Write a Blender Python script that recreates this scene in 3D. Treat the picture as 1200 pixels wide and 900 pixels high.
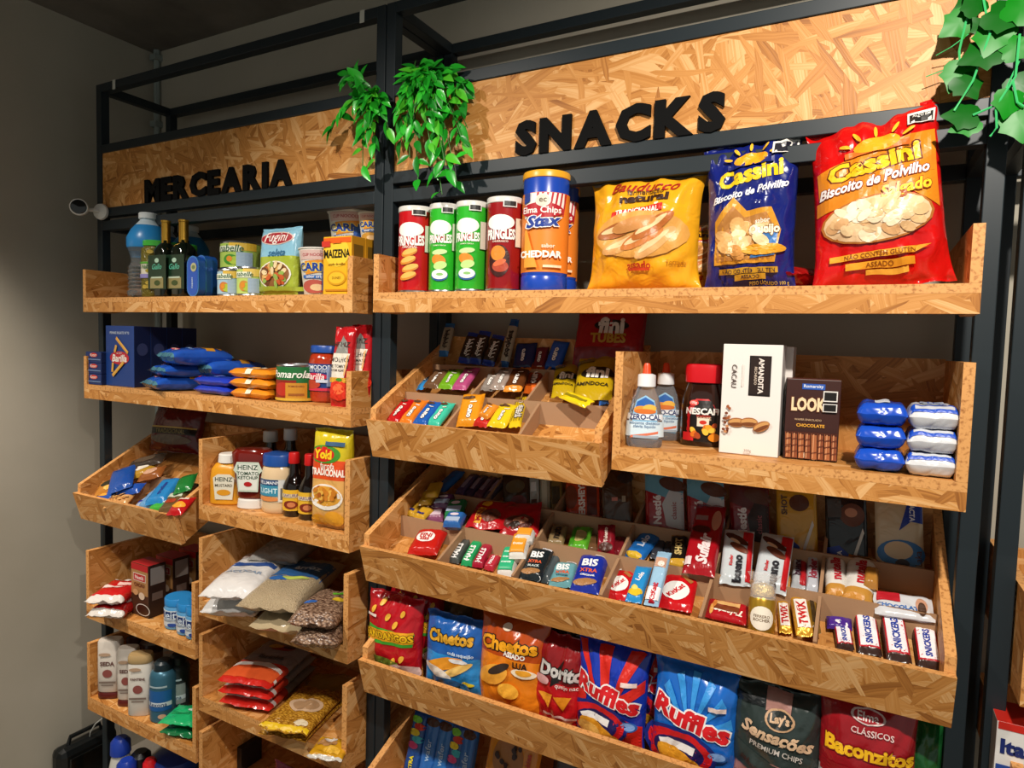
import bpy, bmesh, math, random
from mathutils import Vector, Matrix, noise
random.seed(7)
for o in list(bpy.data.objects):
    bpy.data.objects.remove(o, do_unlink=True)
scn = bpy.context.scene
COL = scn.collection
PI = math.pi

# ------------------------------------------------------------------ camera
ZC = 1.65            # eye height of the photographer
CY = -1.30           # camera stands 1.30 m in front of the rack fronts (Y = 0)
FPX = 767.04
YAW, PIT, ROL = -0.4932, 0.0606, -0.0284
_f = Vector((math.sin(YAW)*math.cos(PIT), math.cos(YAW)*math.cos(PIT), -math.sin(PIT)))
_r = Vector((math.cos(YAW), -math.sin(YAW), 0))
_d = _f.cross(_r)
RR = math.cos(ROL)*_r + math.sin(ROL)*_d
DD = -math.sin(ROL)*_r + math.cos(ROL)*_d
FF = _f
CP = Vector((0, CY, ZC))
cam = bpy.data.cameras.new('camera'); camo = bpy.data.objects.new('camera', cam); COL.objects.link(camo)
camo.matrix_world = Matrix(((RR.x, -DD.x, -FF.x, CP.x), (RR.y, -DD.y, -FF.y, CP.y), (RR.z, -DD.z, -FF.z, CP.z), (0, 0, 0, 1)))
cam.sensor_width = 36; cam.lens = FPX/1200*36; cam.clip_start = 0.02
scn.camera = camo

# ------------------------------------------------------------------ world, lamps, exposure
w = bpy.data.worlds.new('world'); scn.world = w; w.use_nodes = True
bg = w.node_tree.nodes['Background']; bg.inputs[0].default_value = (0.97, 1.0, 0.93, 1); bg.inputs[1].default_value = 0.25
scn.view_settings.view_transform = 'Standard'; scn.view_settings.look = 'None'
scn.view_settings.gamma = 1; scn.view_settings.use_curve_mapping = False
scn.view_settings.exposure = 0.36
def spot(name, loc, target, power, angle, blend=0.6, rad=0.03, col=(1, .92, .82)):
    l = bpy.data.lights.new(name, 'SPOT'); l.energy = power; l.spot_size = math.radians(angle); l.spot_blend = blend
    l.shadow_soft_size = rad; l.color = col
    o = bpy.data.objects.new(name, l); COL.objects.link(o); o.location = loc
    o.rotation_euler = (Vector(target)-Vector(loc)).to_track_quat('-Z', 'Y').to_euler()
    return o
spot('ceiling_spot_right', (0.25, -1.20, 2.66), (-0.15, 0.0, 1.40), 108, 100, 0.9)
spot('ceiling_spot_middle', (-1.30, -1.25, 2.66), (-0.95, 0.0, 0.95), 72, 88, 1.0)
spot('ceiling_spot_left', (-1.95, -1.00, 2.66), (-1.85, 0.0, 0.80), 46, 74, 1.0)
spot('ceiling_spot_wall', (-2.02, -0.85, 2.66), (-2.52, -0.60, 1.05), 120, 62, 1.0, col=(1, .90, .78))

# ------------------------------------------------------------------ pixel helpers (frame 1200 x 900)
def ray(px, py):
    return RR*((px-600)/FPX) + DD*((py-450)/FPX) + FF
def at(px, py, Y):
    d = ray(px, py); return CP + d*((Y-CY)/d.y)
def onz(px, py, z):
    d = ray(px, py); return CP + d*((z-CP.z)/d.z)
def onx(px, py, x):
    d = ray(px, py); return CP + d*((x-CP.x)/d.x)
def onplane(px, py, p0, n):
    d = ray(px, py); return CP + d*((p0-CP).dot(n)/d.dot(n))

# ------------------------------------------------------------------ tagging
def tag(o, label=None, cat=None, group=None, kind=None):
    if label: o['label'] = label
    if cat: o['category'] = cat
    if group: o['group'] = group
    if kind: o['kind'] = kind
    return o
def empty(name, loc=(0, 0, 0)):
    o = bpy.data.objects.new(name, None); COL.objects.link(o); o.location = loc; o.empty_display_size = .02; return o

# ------------------------------------------------------------------ materials
MATS = {}
def srgb(c):
    if isinstance(c, str):
        c = [int(c[i:i+2], 16)/255 for i in (0, 2, 4)]
    return tuple((x/12.92 if x <= .04045 else ((x+.055)/1.055)**2.4) for x in c)
def mat(name, col, rough=.4, metal=0, coat=0, trans=0, ior=1.45, bump=0, bscale=60, spec=.5, alpha=1, sub=0):
    if name in MATS: return MATS[name]
    m = bpy.data.materials.new(name); m.use_nodes = True; nt = m.node_tree; b = nt.nodes['Principled BSDF']
    c = srgb(col)
    b.inputs['Base Color'].default_value = (*c, 1); b.inputs['Roughness'].default_value = rough
    b.inputs['Metallic'].default_value = metal; b.inputs['IOR'].default_value = ior
    b.inputs['Coat Weight'].default_value = coat; b.inputs['Transmission Weight'].default_value = trans
    b.inputs['Specular IOR Level'].default_value = spec; b.inputs['Alpha'].default_value = alpha
    if bump:
        tc = nt.nodes.new('ShaderNodeTexCoord'); nz = nt.nodes.new('ShaderNodeTexNoise'); bp = nt.nodes.new('ShaderNodeBump')
        nz.inputs['Scale'].default_value = bscale; nz.inputs['Detail'].default_value = 2; nz.inputs['Distortion'].default_value = .8
        bp.inputs['Strength'].default_value = bump; bp.inputs['Distance'].default_value = .01
        nt.links.new(tc.outputs['Object'], nz.inputs['Vector']); nt.links.new(nz.outputs['Fac'], bp.inputs['Height']); nt.links.new(bp.outputs['Normal'], b.inputs['Normal'])
    MATS[name] = m; return m
def P(col):      # printed card / paper
    return mat('card_'+col, col, .45)
def FLM(col):    # glossy wrapper film
    return mat('film_'+col, col, .22, bump=.55, bscale=22, coat=.3)
def INK(col):
    return mat('ink_'+col, col, .38)
def PL(col):     # moulded plastic
    return mat('plastic_'+col, col, .32)

def osb(name, tones, gain=1.0):
    m = bpy.data.materials.new(name); m.use_nodes = True; nt = m.node_tree; N = nt.nodes; L = nt.links
    b = N['Principled BSDF']; b.inputs['Roughness'].default_value = .5; b.inputs['Specular IOR Level'].default_value = .35
    uv = N.new('ShaderNodeUVMap'); uv.uv_map = 'UVMap'
    wn = N.new('ShaderNodeTexNoise'); wn.inputs['Scale'].default_value = 9; wn.inputs['Detail'].default_value = 2
    L.new(uv.outputs[0], wn.inputs['Vector'])
    ms = N.new('ShaderNodeVectorMath'); ms.operation = 'MULTIPLY_ADD'; ms.inputs[1].default_value = (.016, .016, 0)
    L.new(wn.outputs['Color'], ms.inputs[0]); L.new(uv.outputs[0], ms.inputs[2])
    prio = None; tone = None; grain = None
    for i, (ang, sx, sy) in enumerate(((8, 9, 70), (-22, 8, 52), (47, 10, 60), (-58, 11, 75), (100, 12, 66), (25, 7, 44), (-8, 8, 80))):
        mp = N.new('ShaderNodeMapping'); mp.vector_type = 'TEXTURE'
        mp.inputs['Location'].default_value = (i*1.37, i*.71, 0); mp.inputs['Rotation'].default_value = (0, 0, math.radians(ang)); mp.inputs['Scale'].default_value = (1/sx, 1/sy, 1)
        L.new(ms.outputs[0], mp.inputs['Vector'])
        vo = N.new('ShaderNodeTexVoronoi'); vo.voronoi_dimensions = '2D'; vo.inputs['Scale'].default_value = 1
        vo.inputs['Randomness'].default_value = 1.0
        L.new(mp.outputs[0], vo.inputs['Vector'])
        se = N.new('ShaderNodeSeparateColor'); L.new(vo.outputs['Color'], se.inputs[0])
        gr = N.new('ShaderNodeTexNoise'); gr.noise_dimensions = '2D'; gr.inputs['Scale'].default_value = 1; gr.inputs['Detail'].default_value = 3
        m2 = N.new('ShaderNodeVectorMath'); m2.operation = 'MULTIPLY'; m2.inputs[1].default_value = (.5, 4.5, 1); L.new(mp.outputs[0], m2.inputs[0]); L.new(m2.outputs[0], gr.inputs['Vector'])
        # darker toward the strand border
        dm = N.new('ShaderNodeMath'); dm.operation = 'MULTIPLY_ADD'; dm.inputs[1].default_value = -.16; L.new(vo.outputs['Distance'], dm.inputs[0])
        dk = N.new('ShaderNodeMath'); dk.operation = 'MULTIPLY'; dk.inputs[1].default_value = .72; L.new(se.outputs[1], dk.inputs[0]); L.new(dk.outputs[0], dm.inputs[2])
        if prio is None:
            prio, tone, grain = se.outputs[0], dm.outputs[0], gr.outputs['Fac']
        else:
            gt = N.new('ShaderNodeMath'); gt.operation = 'GREATER_THAN'; L.new(se.outputs[0], gt.inputs[0]); L.new(prio, gt.inputs[1])
            mx = N.new('ShaderNodeMath'); mx.operation = 'MAXIMUM'; L.new(se.outputs[0], mx.inputs[0]); L.new(prio, mx.inputs[1])
            a = N.new('ShaderNodeMix'); L.new(gt.outputs[0], a.inputs[0]); L.new(tone, a.inputs[2]); L.new(dm.outputs[0], a.inputs[3])
            g = N.new('ShaderNodeMix'); L.new(gt.outputs[0], g.inputs[0]); L.new(grain, g.inputs[2]); L.new(gr.outputs['Fac'], g.inputs[3])
            prio, tone, grain = mx.outputs[0], a.outputs[0], g.outputs[0]
    ad = N.new('ShaderNodeMath'); ad.operation = 'MULTIPLY_ADD'; ad.inputs[1].default_value = .62; L.new(grain, ad.inputs[0]); L.new(tone, ad.inputs[2])
    rp = N.new('ShaderNodeValToRGB'); cr = rp.color_ramp
    cr.elements[0].position = .12; cr.elements[0].color = (*srgb(tones[0]), 1)
    cr.elements[1].position = 1.25 if False else 1.0; cr.elements[1].color = (*srgb(tones[3]), 1)
    e = cr.elements.new(.36); e.color = (*srgb(tones[1]), 1); e = cr.elements.new(.72); e.color = (*srgb(tones[2]), 1)
    L.new(ad.outputs[0], rp.inputs[0]); L.new(rp.outputs[0], b.inputs['Base Color'])
    bp = N.new('ShaderNodeBump'); bp.inputs['Strength'].default_value = .35; bp.inputs['Distance'].default_value = .002
    L.new(ad.outputs[0], bp.inputs['Height']); L.new(bp.outputs[0], b.inputs['Normal'])
    return m
OSB = osb('osb_board', ('935a26', 'bb7c3a', 'd0924e', 'e4b276'))
def edge_mat():
    m = bpy.data.materials.new('osb_cut_edge'); m.use_nodes = True; nt = m.node_tree; N = nt.nodes; L = nt.links; b = N['Principled BSDF']
    uv = N.new('ShaderNodeUVMap'); uv.uv_map = 'UVMap'
    mp = N.new('ShaderNodeMapping'); mp.inputs['Scale'].default_value = (60, 60, 1); L.new(uv.outputs[0], mp.inputs[0])
    n = N.new('ShaderNodeTexNoise'); n.inputs['Scale'].default_value = 2.5; n.inputs['Detail'].default_value = 4; L.new(mp.outputs[0], n.inputs['Vector'])
    rp = N.new('ShaderNodeValToRGB'); rp.color_ramp.elements[0].position = .30; rp.color_ramp.elements[0].color = (*srgb('a0642c'), 1)
    rp.color_ramp.elements[1].position = .50; rp.color_ramp.elements[1].color = (*srgb('dc9f5c'), 1)
    L.new(n.outputs['Fac'], rp.inputs[0]); L.new(rp.outputs[0], b.inputs['Base Color']); b.inputs['Roughness'].default_value = .6
    return m
EDGE = edge_mat()
MDF = mat('mdf_divider', 'a5805f', .6)
STEEL = mat('painted_black_steel', '20292e', .42, spec=.45)
def wall_mat(name, c0, c1, sc, rough=.85):
    m = bpy.data.materials.new(name); m.use_nodes = True; nt = m.node_tree; N = nt.nodes; L = nt.links; b = N['Principled BSDF']
    tc = N.new('ShaderNodeTexCoord'); n = N.new('ShaderNodeTexNoise'); n.inputs['Scale'].default_value = sc; n.inputs['Detail'].default_value = 6
    rp = N.new('ShaderNodeValToRGB'); rp.color_ramp.elements[0].position = .3; rp.color_ramp.elements[1].position = .7
    rp.color_ramp.elements[0].color = (*srgb(c0), 1); rp.color_ramp.elements[1].color = (*srgb(c1), 1)
    L.new(tc.outputs['Object'], n.inputs['Vector']); L.new(n.outputs['Fac'], rp.inputs[0]); L.new(rp.outputs[0], b.inputs['Base Color']); b.inputs['Roughness'].default_value = rough
    bp = N.new('ShaderNodeBump'); bp.inputs['Strength'].default_value = .1; bp.inputs['Distance'].default_value = .01; L.new(n.outputs['Fac'], bp.inputs['Height']); L.new(bp.outputs[0], b.inputs['Normal'])
    return m
WALL = wall_mat('wall_paint', 'aba595', 'b6b0a1', 3)
CEIL = wall_mat('concrete_ceiling', '5c5750', '7d776e', 5)
FLOOR = wall_mat('floor_tile', '8a8378', '9a9388', 4, .4)

# ------------------------------------------------------------------ mesh building
class MB:
    def __init__(s): s.v = []; s.f = []; s.m = []; s.uv = []
    def face(s, pts, mi=0, uvs=None):
        k = len(s.v); s.v += [tuple(p) for p in pts]; s.f.append(list(range(k, k+len(pts)))); s.m.append(mi); s.uv.append(uvs)
    def add(s, vs, fs, mi=0):
        k = len(s.v); s.v += [tuple(p) for p in vs]
        for f in fs: s.f.append([i+k for i in f]); s.m.append(mi); s.uv.append(None)
    def obj(s, name, mats, parent=None, smooth=False, merge=False, bevel=0):
        me = bpy.data.meshes.new(name); me.from_pydata(s.v, [], s.f)
        if not isinstance(mats, (list, tuple)): mats = [mats]
        for m in mats: me.materials.append(m)
        me.polygons.foreach_set('material_index', s.m)
        if any(u is not None for u in s.uv):
            ul = me.uv_layers.new(name='UVMap'); i = 0
            for u, f in zip(s.uv, s.f):
                for k in range(len(f)):
                    if u is not None: ul.data[i].uv = u[k]
                    i += 1
        if merge:
            bm = bmesh.new(); bm.from_mesh(me); bmesh.ops.remove_doubles(bm, verts=bm.verts, dist=1e-5); bmesh.ops.recalc_face_normals(bm, faces=bm.faces); bm.to_mesh(me); bm.free()
        if smooth: me.polygons.foreach_set('use_smooth', [True]*len(me.polygons))
        o = bpy.data.objects.new(name, me); COL.objects.link(o)
        if parent is not None: o.parent = parent
        if bevel:
            bv = o.modifiers.new('bevel', 'BEVEL'); bv.width = bevel; bv.segments = 2
        return o

def board(name, poly, axis, a0, a1, parent, osb_ends=True):
    """A sheet cut to `poly` (2-D outline), spanning a0..a1 on `axis` (the sheet's thickness direction).
    axis 'x': poly is (y,z); 'y': poly is (x,z); 'z': poly is (x,y). Sheet faces show strands, rim shows the cut edge."""
    def P3(p, a):
        return {'x': (a, p[0], p[1]), 'y': (p[0], a, p[1]), 'z': (p[0], p[1], a)}[axis]
    mb = MB(); ox, oy = random.random()*5, random.random()*5; n = len(poly)
    area = sum(poly[i][0]*poly[(i+1) % n][1]-poly[(i+1) % n][0]*poly[i][1] for i in range(n))
    if area < 0: poly = poly[::-1]
    flip = (axis == 'y')
    A = [P3(p, a0) for p in poly]; B = [P3(p, a1) for p in poly]
    uv = [(p[0]+ox, p[1]+oy) for p in poly]; uv2 = [(p[0]+ox+2.3, p[1]+oy+1.1) for p in poly]
    if not flip:
        mb.face(A[::-1], 0, uv[::-1]); mb.face(B, 0, uv2)
    else:
        mb.face(A, 0, uv); mb.face(B[::-1], 0, uv2[::-1])
    per = 0
    for i in range(n):
        j = (i+1) % n
        l = math.dist(poly[i], poly[j]); t = abs(a1-a0)
        q = [A[i], A[j], B[j], B[i]]; u = [(per+ox, oy), (per+l+ox, oy), (per+l+ox, oy+t), (per+ox, oy+t)]
        if flip: q = q[::-1]; u = u[::-1]
        mb.face(q, 1, u); per += l
    return mb.obj(name, [OSB, EDGE], parent)

def boxmesh(mb, x0, x1, y0, y1, z0, z1, mi=0):
    vs = [(x0, y0, z0), (x1, y0, z0), (x1, y1, z0), (x0, y1, z0), (x0, y0, z1), (x1, y0, z1), (x1, y1, z1), (x0, y1, z1)]
    mb.add(vs, [(0, 3, 2, 1), (4, 5, 6, 7), (0, 1, 5, 4), (1, 2, 6, 5), (2, 3, 7, 6), (3, 0, 4, 7)], mi)
def boxobj(name, x0, x1, y0, y1, z0, z1, m, parent=None, bevel=0):
    mb = MB(); boxmesh(mb, x0, x1, y0, y1, z0, z1); return mb.obj(name, m, parent, bevel=bevel)
def tube(mb, pts, r, seg=8, mi=0):
    pts = [Vector(p) for p in pts]; rings = []
    for i, p in enumerate(pts):
        t = (pts[min(i+1, len(pts)-1)]-pts[max(i-1, 0)]).normalized()
        a = Vector((0, 0, 1)) if abs(t.z) < .9 else Vector((1, 0, 0))
        u = t.cross(a).normalized(); v = t.cross(u)
        rr = r[i] if isinstance(r, (list, tuple)) else r
        rings.append([p+u*rr*math.cos(2*PI*k/seg)+v*rr*math.sin(2*PI*k/seg) for k in range(seg)])
    vs = [q for ring in rings for q in ring]; fs = []
    for i in range(len(pts)-1):
        for k in range(seg):
            fs.append((i*seg+k, i*seg+(k+1) % seg, (i+1)*seg+(k+1) % seg, (i+1)*seg+k))
    fs.append(tuple(range(seg))[::-1]); fs.append(tuple(range((len(pts)-1)*seg, len(pts)*seg)))
    mb.add(vs, fs, mi)

# ------------------------------------------------------------------ text
_tc = {}
def text2d(s, bold=.012, shear=0., spacing=1.0):
    key = (s, bold, shear, spacing)
    if key in _tc: return _tc[key]
    cu = bpy.data.curves.new('t', 'FONT'); cu.body = s; cu.size = 1; cu.resolution_u = 2; cu.offset = bold; cu.shear = shear; cu.space_character = spacing; cu.fill_mode = 'FRONT'
    o = bpy.data.objects.new('t', cu); COL.objects.link(o)
    me = o.to_mesh(); vs = [(v.co.x, v.co.y) for v in me.vertices]
    tris = []
    for p in me.polygons:
        ix = list(p.vertices)
        for k in range(1, len(ix)-1): tris.append((ix[0], ix[k], ix[k+1]))
    o.to_mesh_clear(); bpy.data.objects.remove(o); bpy.data.curves.remove(cu)
    if not vs: vs = [(0, 0)]
    x0 = min(v[0] for v in vs); x1 = max(v[0] for v in vs); y0 = min(v[1] for v in vs); y1 = max(v[1] for v in vs)
    vs = [(v[0]-(x0+x1)/2, v[1]-(y0+y1)/2) for v in vs]
    _tc[key] = (vs, tris, x1-x0, y1-y0); return _tc[key]
def refine(vs, tris, L):
    vs = list(vs); out = []; st = list(tris); cache = {}
    while st:
        a, b, c = st.pop()
        e = [(math.dist(vs[a], vs[b]), a, b, c), (math.dist(vs[b], vs[c]), b, c, a), (math.dist(vs[c], vs[a]), c, a, b)]
        l, i, j, k = max(e)
        if l <= L: out.append((a, b, c)); continue
        key = (min(i, j), max(i, j))
        if key not in cache:
            cache[key] = len(vs); vs.append(((vs[i][0]+vs[j][0])/2, (vs[i][1]+vs[j][1])/2))
        m = cache[key]; st.append((i, m, k)); st.append((m, j, k))
    return vs, out

# ------------------------------------------------------------------ products
class Prod:
    """A packaged product: an Empty at its base with its parts; print is mapped on its skin by S(x, z, lift)."""
    def __init__(s, name, label, cat, group=None):
        s.root = empty(name); tag(s.root, label, cat, group); s.dec = {}; s.lift = .0006; s.W = s.H = 1; s.L = .02; s.flat = False; s.step = .0003; s.base = None
    def skin(s, S, W, H, L=None):
        s.S = S; s.W = W; s.H = H; s.L = L or max(W, H)/10; return s
    def _dec(s, part, vs, tris, m):
        vs, tris = refine(vs, tris, s.L)
        mb, mats = s.dec.setdefault(part, (MB(), []))
        if m not in mats: mats.append(m)
        s.lift += s.step
        if s.base is None: s.base = s.lift
        if s.lift > s.base+.006: s.lift = s.base+.003
        mb.add([s.S(x, z, s.lift) for x, z in vs], tris, mats.index(m))
    def text(s, t, u, v, wf, col, rot=0, bold=.012, shear=0, hs=1.0, part='lettering', out=None, maxh=None):
        bold = min(bold, .045); vs, tr, tw, th = text2d(t, bold, shear); k = wf*s.W/tw
        if maxh and k*th*hs > maxh*s.H: hs = maxh*s.H/(k*th)
        c, sn = math.cos(rot), math.sin(rot); ox, oz = u*s.W/2, v*s.H
        if out:
            v2, t2, _, _ = text2d(t, bold+.05, shear)
            s._dec(part, [(ox+k*(x*c-y*hs*sn), oz+k*(x*sn+y*hs*c)) for x, y in v2], t2, INK(out))
        s._dec(part, [(ox+k*(x*c-y*hs*sn), oz+k*(x*sn+y*hs*c)) for x, y in vs], tr, INK(col)); return s
    def poly(s, pts, col, part='print', m=None):
        """pts in (u in -1..1, v in 0..1)"""
        vs = [(u*s.W/2, v*s.H) for u, v in pts]; n = len(vs)
        cx = sum(p[0] for p in vs)/n; cy = sum(p[1] for p in vs)/n
        vs.append((cx, cy)); s._dec(part, vs, [(i, (i+1) % n, n) for i in range(n)], m or INK(col)); return s
    def rect(s, u, v, wf, hf, col, rot=0, part='print'):
        c, sn = math.cos(rot), math.sin(rot); W, H = s.W, s.H
        if s.flat: wf = min(wf, .97)
        pts = []
        for a, b in ((-1, -1), (1, -1), (1, 1), (-1, 1)):
            x, y = a*wf*W/2, b*hf*H/2; pts.append(((u*W/2+x*c-y*sn)/(W/2), (v*H+x*sn+y*c)/H))
        return s.poly(pts, col, part)
    def ell(s, u, v, wf, hf, col, rot=0, part='print', n=20, m=None):
        c, sn = math.cos(rot), math.sin(rot); W, H = s.W, s.H; pts = []
        for k in range(n):
            a = 2*PI*k/n; x, y = wf*W/2*math.cos(a), hf*H/2*math.sin(a); pts.append(((u*W/2+x*c-y*sn)/(W/2), (v*H+x*sn+y*c)/H))
        return s.poly(pts, col, part, m)
    def finish(s):
        ch = list(s.root.children); host = next((c for c in ch if 'label' in c.name or 'sleeve' in c.name), s.root)
        for part, (mb, mats) in s.dec.items(): mb.obj(part, mats, host)
        s.dec = {}; return s
    def stand(s, x, y, z, rz=0, rx=0, ry=0):
        s.finish(); s.root.location = (x, y, z); s.root.rotation_euler = (rx, ry, rz); return s
    def pose(s, p0, p1, n):
        """foot at p0, head towards p1, face towards n"""
        s.finish(); z = (p1-p0).normalized(); y = -(n-z*n.dot(z)).normalized(); x = y.cross(z)
        s.root.matrix_world = Matrix(((x.x, y.x, z.x, p0.x), (x.y, y.y, z.y, p0.y), (x.z, y.z, z.z, p0.z), (0, 0, 0, 1))); return s

def lathe_mesh(prof, seg=28, sy=1.0, mi=0, mb=None, cap=True, sq=0):
    mb = mb or MB(); vs = []; fs = []
    for r, z in prof:
        for k in range(seg):
            a = 2*PI*k/seg; c, sn = math.cos(a), math.sin(a)
            if sq:
                q = (abs(c)**sq+abs(sn)**sq)**(-1/sq)
            else: q = 1
            vs.append((r*c*q, r*sn*q*sy, z))
    n = len(prof)
    for i in range(n-1):
        for k in range(seg): fs.append((i*seg+k, i*seg+(k+1) % seg, (i+1)*seg+(k+1) % seg, (i+1)*seg+k))
    if cap:
        if prof[0][0] > 1e-5: fs.append(tuple(range(seg))[::-1])
        if prof[-1][0] > 1e-5: fs.append(tuple(range((n-1)*seg, n*seg)))
    mb.add(vs, fs, mi); return mb
def lathe(name, prof, m, parent, seg=28, sy=1.0, smooth=True, sq=0):
    o = lathe_mesh(prof, seg, sy, sq=sq).obj(name, m, parent, smooth)
    if smooth:
        es = o.modifiers.new('edge_split', 'EDGE_SPLIT'); es.split_angle = math.radians(38)
    return o
def cyl_skin(pr, r, H, sy=1.0, z0=0, rf=None):
    def S(x, z, l):
        rr = (rf(z) if rf else r)+l; a = x/r
        return (rr*math.sin(a), -rr*math.cos(a)*sy, z0+z)
    pr.skin(S, 1.45*r, H, r*.22); return pr
def sleeve(pr, name, r, z0, z1, m, sy=1.0, rf=None, seg=28, lift=.0006):
    n = 6; prof = []
    for i in range(n+1):
        z = z0+(z1-z0)*i/n; prof.append(((rf(z) if rf else r)+lift, z))
    return lathe(name, prof, m, pr.root, seg, sy)
def box_prod(name, label, cat, w, h, d, col, group=None, side=None, top=None, m=None):
    pr = Prod(name, label, cat, group); mb = MB()
    boxmesh(mb, -w/2, w/2, 0, d, 0, h)
    mb.m = [0, 2, 0, 1, 0, 1]
    base = m or P(col)
    mb.obj('carton', [base, P(side) if side else base, P(top) if top else base], pr.root, bevel=.0012)
    pr.skin(lambda x, z, l: (x, -l, z), w, h, 9); pr.flat = True; pr.d = d; return pr
def pouch_S(w, h, t, kind='pillow', pinch=.06, crk=.004, seed=0, seal=.05, flare=0, skew=0):
    a, b, c, e = {'pillow': (2.6, .55, 2.6, .6), 'bar': (5, .55, 9, .6), 'flat': (8, .5, 10, .5), 'brick': (6, .5, 4, .5)}[kind]
    def S(x, z, l, side=-1):
        sx = max(-1, min(1, 2*x/w)); q0 = max(-1, min(1, 2*z/h-1)); q = max(-1, min(1, q0/(1-seal)))
        prof = max(0, 1-abs(sx)**a)**b*max(0, 1-abs(q)**c)**e
        nz = noise.noise((sx*2.2+seed*3.1, q0*2.6+seed, 2))+.6*noise.noise((sx*7+seed, q0*2.2, 5))*abs(q0)
        nz += .55*noise.noise((sx*5.5+seed*2, q0*5.0-sx*3, 7))*(.4+abs(q0)) if crk > .005 else 0
        y = side*(t/2*prof+l)+crk*nz*(.35+.65*prof)+crk*1.2*noise.noise((sx*4+seed, q0*1.3, 9))*abs(q0)**3
        xx = x*(1-pinch*(1-q0**4)+flare*q0)
        return (xx, y, z+skew*xx*z/h+crk*.8*noise.noise((sx*2+seed, 3, q0))*abs(q0)**4)
    return S
def pouch(name, label, cat, w, h, t, col, group=None, kind='pillow', pinch=.06, crk=.004, seed=None, seal=.05, m=None, nx=18, ny=20, sealcol=None, flare=0, split=None, skew=0):
    """sealcol: colour of both crimped ends; split: list of (v, colour) bands from the foot upwards"""
    pr = Prod(name, label, cat, group); seed = seed if seed is not None else random.random()*50
    S = pouch_S(w, h, t, kind, pinch, crk, seed, seal, flare, skew); mb = MB()
    us = [-1+2*i/nx for i in range(nx+1)]; us = [math.copysign(1-(1-abs(u))**1.5, u) for u in us]
    qs = [-1+2*j/ny for j in range(ny+1)]; qs = [math.copysign(1-(1-abs(q))**1.4, q) for q in qs]
    mats = [m or FLM(col)]
    if sealcol: mats.append(FLM(sealcol))
    if split:
        for v, c in split: mats.append(FLM(c))
    def mi_of(q):
        v = (q+1)/2
        if sealcol and (v < seal*1.1 or v > 1-seal*1.1): return 1
        if split:
            for k, (vv, c) in enumerate(split):
                if v < vv: return len(mats)-len(split)+k
        return 0
    for side in (-1, 1):
        base = len(mb.v)
        mb.v += [S(u*w/2, (q+1)/2*h, 0, side) for q in qs for u in us]
        for j in range(ny):
            mi = mi_of((qs[j]+qs[j+1])/2)
            for i in range(nx):
                k = base+j*(nx+1)+i; f = [k, k+1, k+nx+2, k+nx+1]
                mb.f.append(f if side < 0 else f[::-1]); mb.m.append(mi); mb.uv.append(None)
    mb.obj('wrapper', mats, pr.root, smooth=True, merge=False)
    pr.skin(lambda x, z, l: S(x, z, l), w, h, max(w, h)/(26 if crk > .007 else 20)); pr.t = t
    if crk > .007: pr.lift = .0012; pr.step = .00045
    return pr

# ================================================================== THE ROOM
XW = -2.50; YB = 0.33; ZCE = ZC+1.09
def struct(o): return tag(o, kind='structure')
struct(boxobj('floor', XW-.1, 2.6, -3.2, YB+.1, -.1, 0, FLOOR))
struct(boxobj('ceiling', XW-.1, 2.6, -3.2, YB+.1, ZCE, ZCE+.1, CEIL))
struct(boxobj('wall_back', XW-.1, 2.6, YB, YB+.1, 0, ZCE, WALL))
struct(boxobj('wall_left', XW-.1, XW, -3.2, YB, 0, ZCE, WALL))
# wall conduit in the corner
mb = MB(); p = at(184, 110, YB-.012)
tube(mb, [(p.x, YB-.012, 1.0), (p.x, YB-.012, ZCE)], .012)
for z in (2.05, 2.45, 2.70): boxmesh(mb, p.x-.018, p.x+.018, YB-.03, YB, z, z+.02)
tag(mb.obj('conduit', mat('conduit_grey', '8b9590', .5)), 'grey vertical conduit pipe in the wall corner by the ceiling', 'pipe')

# ================================================================== STEEL RACKS
PS = .028
def rack(name, label, x0, x1, right_open=True, top=ZC+.823):
    r = empty(name, ((x0+x1)/2, 0, 0)); tag(r, label, 'rack', 'black steel racks along the back wall'); cx = (x0+x1)/2
    def bar(n, a0, a1, b0, b1, c0, c1): boxobj(n, a0-cx, a1-cx, b0, b1, c0, c1, STEEL, r, bevel=.0015)
    YR = .255
    for xa in (x0, x1-PS):
        bar('post', xa, xa+PS, 0, PS, 0, top); bar('post', xa, xa+PS, YR-PS+.02, YR+.02, 0, top)
    a, b = x0+PS, x1-PS
    for (z0, z1) in ((top-.026, top), (ZC+.597, ZC+.624), (ZC+.387, ZC+.416), (ZC+.342, ZC+.374)):
        bar('rail', a, b, 0, PS, z0, z1)
    for (z0, z1) in ((top-.026, top), (ZC+.342, ZC+.374), (.12, .148)):
        bar('rail', a, b, YR-PS+.02, YR+.02, z0, z1)
    for xa in (x0, x1-PS):
        for z0 in (top-.026, ZC+.345):
            bar('side_rail', xa, xa+PS, PS, YR-PS+.02, z0, z0+.026)
    return r
R1 = rack('steel_rack', 'black steel rack with the MERCEARIA sign beside the left wall', -2.306, -1.079)
R2 = rack('steel_rack', 'black steel rack with the SNACKS sign in the middle', -1.076, .181)
R3 = rack('steel_rack', 'black steel rack cut off by the right edge of the picture', .205, 1.46)
# plastic clips on the top rail
for px, lab in ((133, 'small white tape tab on the top rail near the left post'), (424, 'small white tape tab on the top rail near the middle posts')):
    q = at(px, 99 if px < 200 else 14, -.002)
    mb = MB(); z1 = ZC+.823; boxmesh(mb, q.x-.007, q.x+.007, -.0015, -.0002, z1-.03, z1+.0015); boxmesh(mb, q.x-.007, q.x+.007, -.0015, .03, z1+.0002, z1+.0015)
    tag(mb.obj('tape_tab', mat('tape', 'c9c9c0', .6)), lab, 'tape', 'tape tabs on the top rail')

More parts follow.
